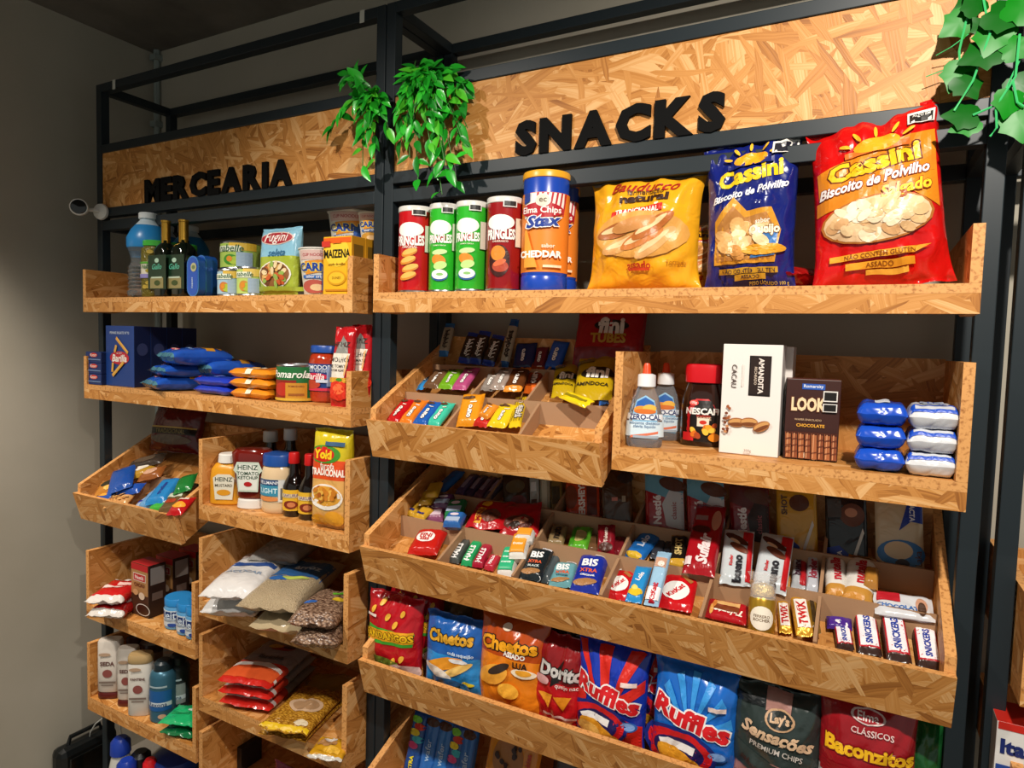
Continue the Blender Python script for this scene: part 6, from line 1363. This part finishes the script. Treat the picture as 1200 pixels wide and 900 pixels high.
vine([(1135, 40, -.03), (1115, 55, -.03), (1097, 65, -.02)], .0008); vine([(1128, 75, -.03), (1106, 82, -.02), (1085, 90, -.02)], .0008)
mb.obj('stem', IVS, r)
rng = random.Random(3)
for (x, y, Y, ang, sc) in ((1133, 8, -.03, 200, .8), (1122, 28, -.035, 215, .95), (1150, 30, -.04, 130, .6), (1180, 18, -.05, 330, 1.2), (1165, 42, -.05, 250, 1.1), (1152, 62, -.05, 200, 1.15), (1122, 88, -.04, 250, .95), (1134, 100, -.045, 300, .9), (1128, 135, -.06, 175, .95), (1132, 146, -.06, 200, .8), (1182, 120, -.06, 260, .85), (1195, 145, -.06, 280, 1.0), (1190, 55, -.055, 20, .8), (1142, 4, -.04, 120, .8), (1198, 8, -.06, 60, 1.0), (1196, 100, -.05, 300, .8)):
    a = math.radians(ang); d = Vector((math.cos(a), -.15, math.sin(a))); p = at(x, y, Y)-c-d*.02*sc
    leaf_at(r, IV[rng.random() < .4], p, d, Vector((rng.uniform(-.35, .35), -1, rng.uniform(.0, .5))), sc)

# ================================================================== SECURITY CAMERA AT THE LEFT POST
q = at(93, 243, -.075); r = empty('security_camera', q); tag(r, 'small white round security camera with black face on the left post', 'camera')
WP = PL('d8d6d0')
def disc(nm, o, d, prof, m):
    ob = lathe(nm, prof, m, r, 28); ob.location = o; ob.rotation_euler = d.to_track_quat('Z', 'Y').to_euler(); return ob
d = Vector((.9, -.72, -.03)).normalized()
disc('housing', Vector((0, 0, 0)), d, [(0, -.03), (.016, -.028), (.024, -.016), (.027, 0), (.027, .006), (.0255, .012), (.023, .013)], WP)
disc('black_face', Vector((0, 0, 0)), d, [(.0232, .0128), (.021, .0150), (0, .017)], mat('camera_glass', '050506', .1, coat=.6))
q2 = at(118, 248, -.015)-q; dd = Vector((.35, -1, 0)).normalized()
disc('mount_disc', q2, dd, [(0, -.008), (.024, -.008), (.027, -.003), (.025, .004), (0, .006)], WP)
mb = MB(); tube(mb, [-d*.025, (q2*.5)+Vector((0, .01, 0)), q2], .006); mb.obj('ball_arm', WP, r)

# ================================================================== LOWER LEFT CORNER
BP = mat('black_plastic', '0c0f10', .35)
xc = -2.40; qa = onx(70, 884, xc); qb = onx(140, 850, xc); zt = (qa.z+qb.z)/2
r = empty('black_case', (xc, (qa.y+qb.y)/2, 0)); tag(r, 'black plastic case standing by the left wall behind the rack post', 'case'); hy = (qb.y-qa.y)/2
mb = MB(); boxmesh(mb, -.07, 0, -hy, hy, 0, zt); mb.obj('case_body', BP, r, bevel=.025)
mb = MB(); boxmesh(mb, .0003, .008, -hy+.03, hy-.03, .04, zt-.035); mb.obj('case_lid_panel', mat('black_plastic2', '060808', .25), r, bevel=.006)
mb = MB(); tube(mb, [(-.035, -.06, zt-.004), (-.035, -.05, zt+.025), (-.035, .05, zt+.025), (-.035, .06, zt-.004)], .008); mb.obj('carry_handle', BP, r)
mb = MB(); pts = [at(x, y, .02) for x, y in ((104, 868), (106, 858), (112, 848), (120, 842), (135, 838), (141, 850), (143, 872))]; tube(mb, pts, .0022, 6)
tag(mb.obj('cable', PL('c9ccc8')), 'thin white cable hanging in a loop by the left post', 'cable')
def clean(label, pl, pr, pyt, Y, body, cap, name='cleaning_bottle'):
    x, w_, z, h = onshelf(pl, pr, pyt, Y, -1.62); r_ = w_/2; p = Prod(name, label, 'bottle', 'cleaning bottles in the bottom corner'); h = .26; z = at((pl+pr)/2, pyt, Y).z-h
    lathe('bottle_body', [(r_*1.2, 0), (r_*1.3, .01), (r_*1.3, h*.5), (r_*.95, h*.72), (r_*.8, h*.8)], mat('bottle_'+body, body, .25), p.root, 24)
    lathe('cap', [(r_*.9, h*.79), (r_, h*.80), (r_*.95, h*.95), (r_*.6, h), (0, h)], PL(cap), p.root, 24); p.stand(x, Y, z)
zb_ = at(160, 868, .0).z-.26
sh = empty('bottom_shelf', (-1.98, FY, zb_-.02)); tag(sh, 'OSB board under the cleaning bottles at the bottom left', 'shelf')
board('base_board', [(-.28, 0), (.28, 0), (.28, .36), (-.28, .36)], 'z', 0, .0192, sh)
for xa in (-.28, .264): board('cheek', [(0, -zb_+.022), (.36, -zb_+.022), (.36, -.0005), (0, -.0005)], 'x', xa, xa+TH, sh)
clean('white bottle with blue cap at the bottom left', 135, 148, 864, -.03, 'c9c8c0', '1c3a9a')
clean('bottle with dark blue cap in front at the bottom', 142, 155, 890, -.05, '2a3a8a', '1c3aa0')
clean('dark bottle with black cap at the bottom', 158, 172, 880, .0, '1a1a24', '10121a')
clean('bottle with bright red cap at the bottom', 171, 181, 889, -.01, '7a1c1c', 'd81c24')
clean('large dark blue bottle at the bottom right', 190, 222, 880, .06, '14286a', '1c3a8a')

# ================================================================== NEIGHBOUR RACK, RIGHT EDGE
x0 = at(1166, 880, -.04); zt = at(1168, 852, -.04).z
b = box_prod('milk_carton', 'white and red carton with navy lettering at the right edge', 'box', .12, .15, .08, 'e4e2de', side='c8c4c0', top='c8281c')
b.rect(0, .96, .97, .08, 'c8281c').text('Italac', -.35, .74, .55, '1a2a6a', bold=.05).rect(0, .5, .97, .08, '2a4a9a').rect(0, .34, .7, .05, 'a8a8b0').rect(0, .26, .6, .04, 'b8b8c0')
zc = at(1185, 848, -.04).z-.15; b.stand(at(1166, 880, -.04).x+.06, -.04, zc)
shelf('OSB shelf under the white and red carton at the right edge', .236, .80, zc-ZC-.0008, zc-ZC-.046, zc-ZC+.09, yb=.29, back=zc-ZC+.08)
b = box_prod('red_carton', 'small red carton standing on the shelf at the right edge', 'box', .09, .09, .06, 'a8141c'); b.text('café', 0, .5, .6, 'e8d8c8'); b.stand(at(1189, 650, .03).x+.05, .03, ZC-.4892)
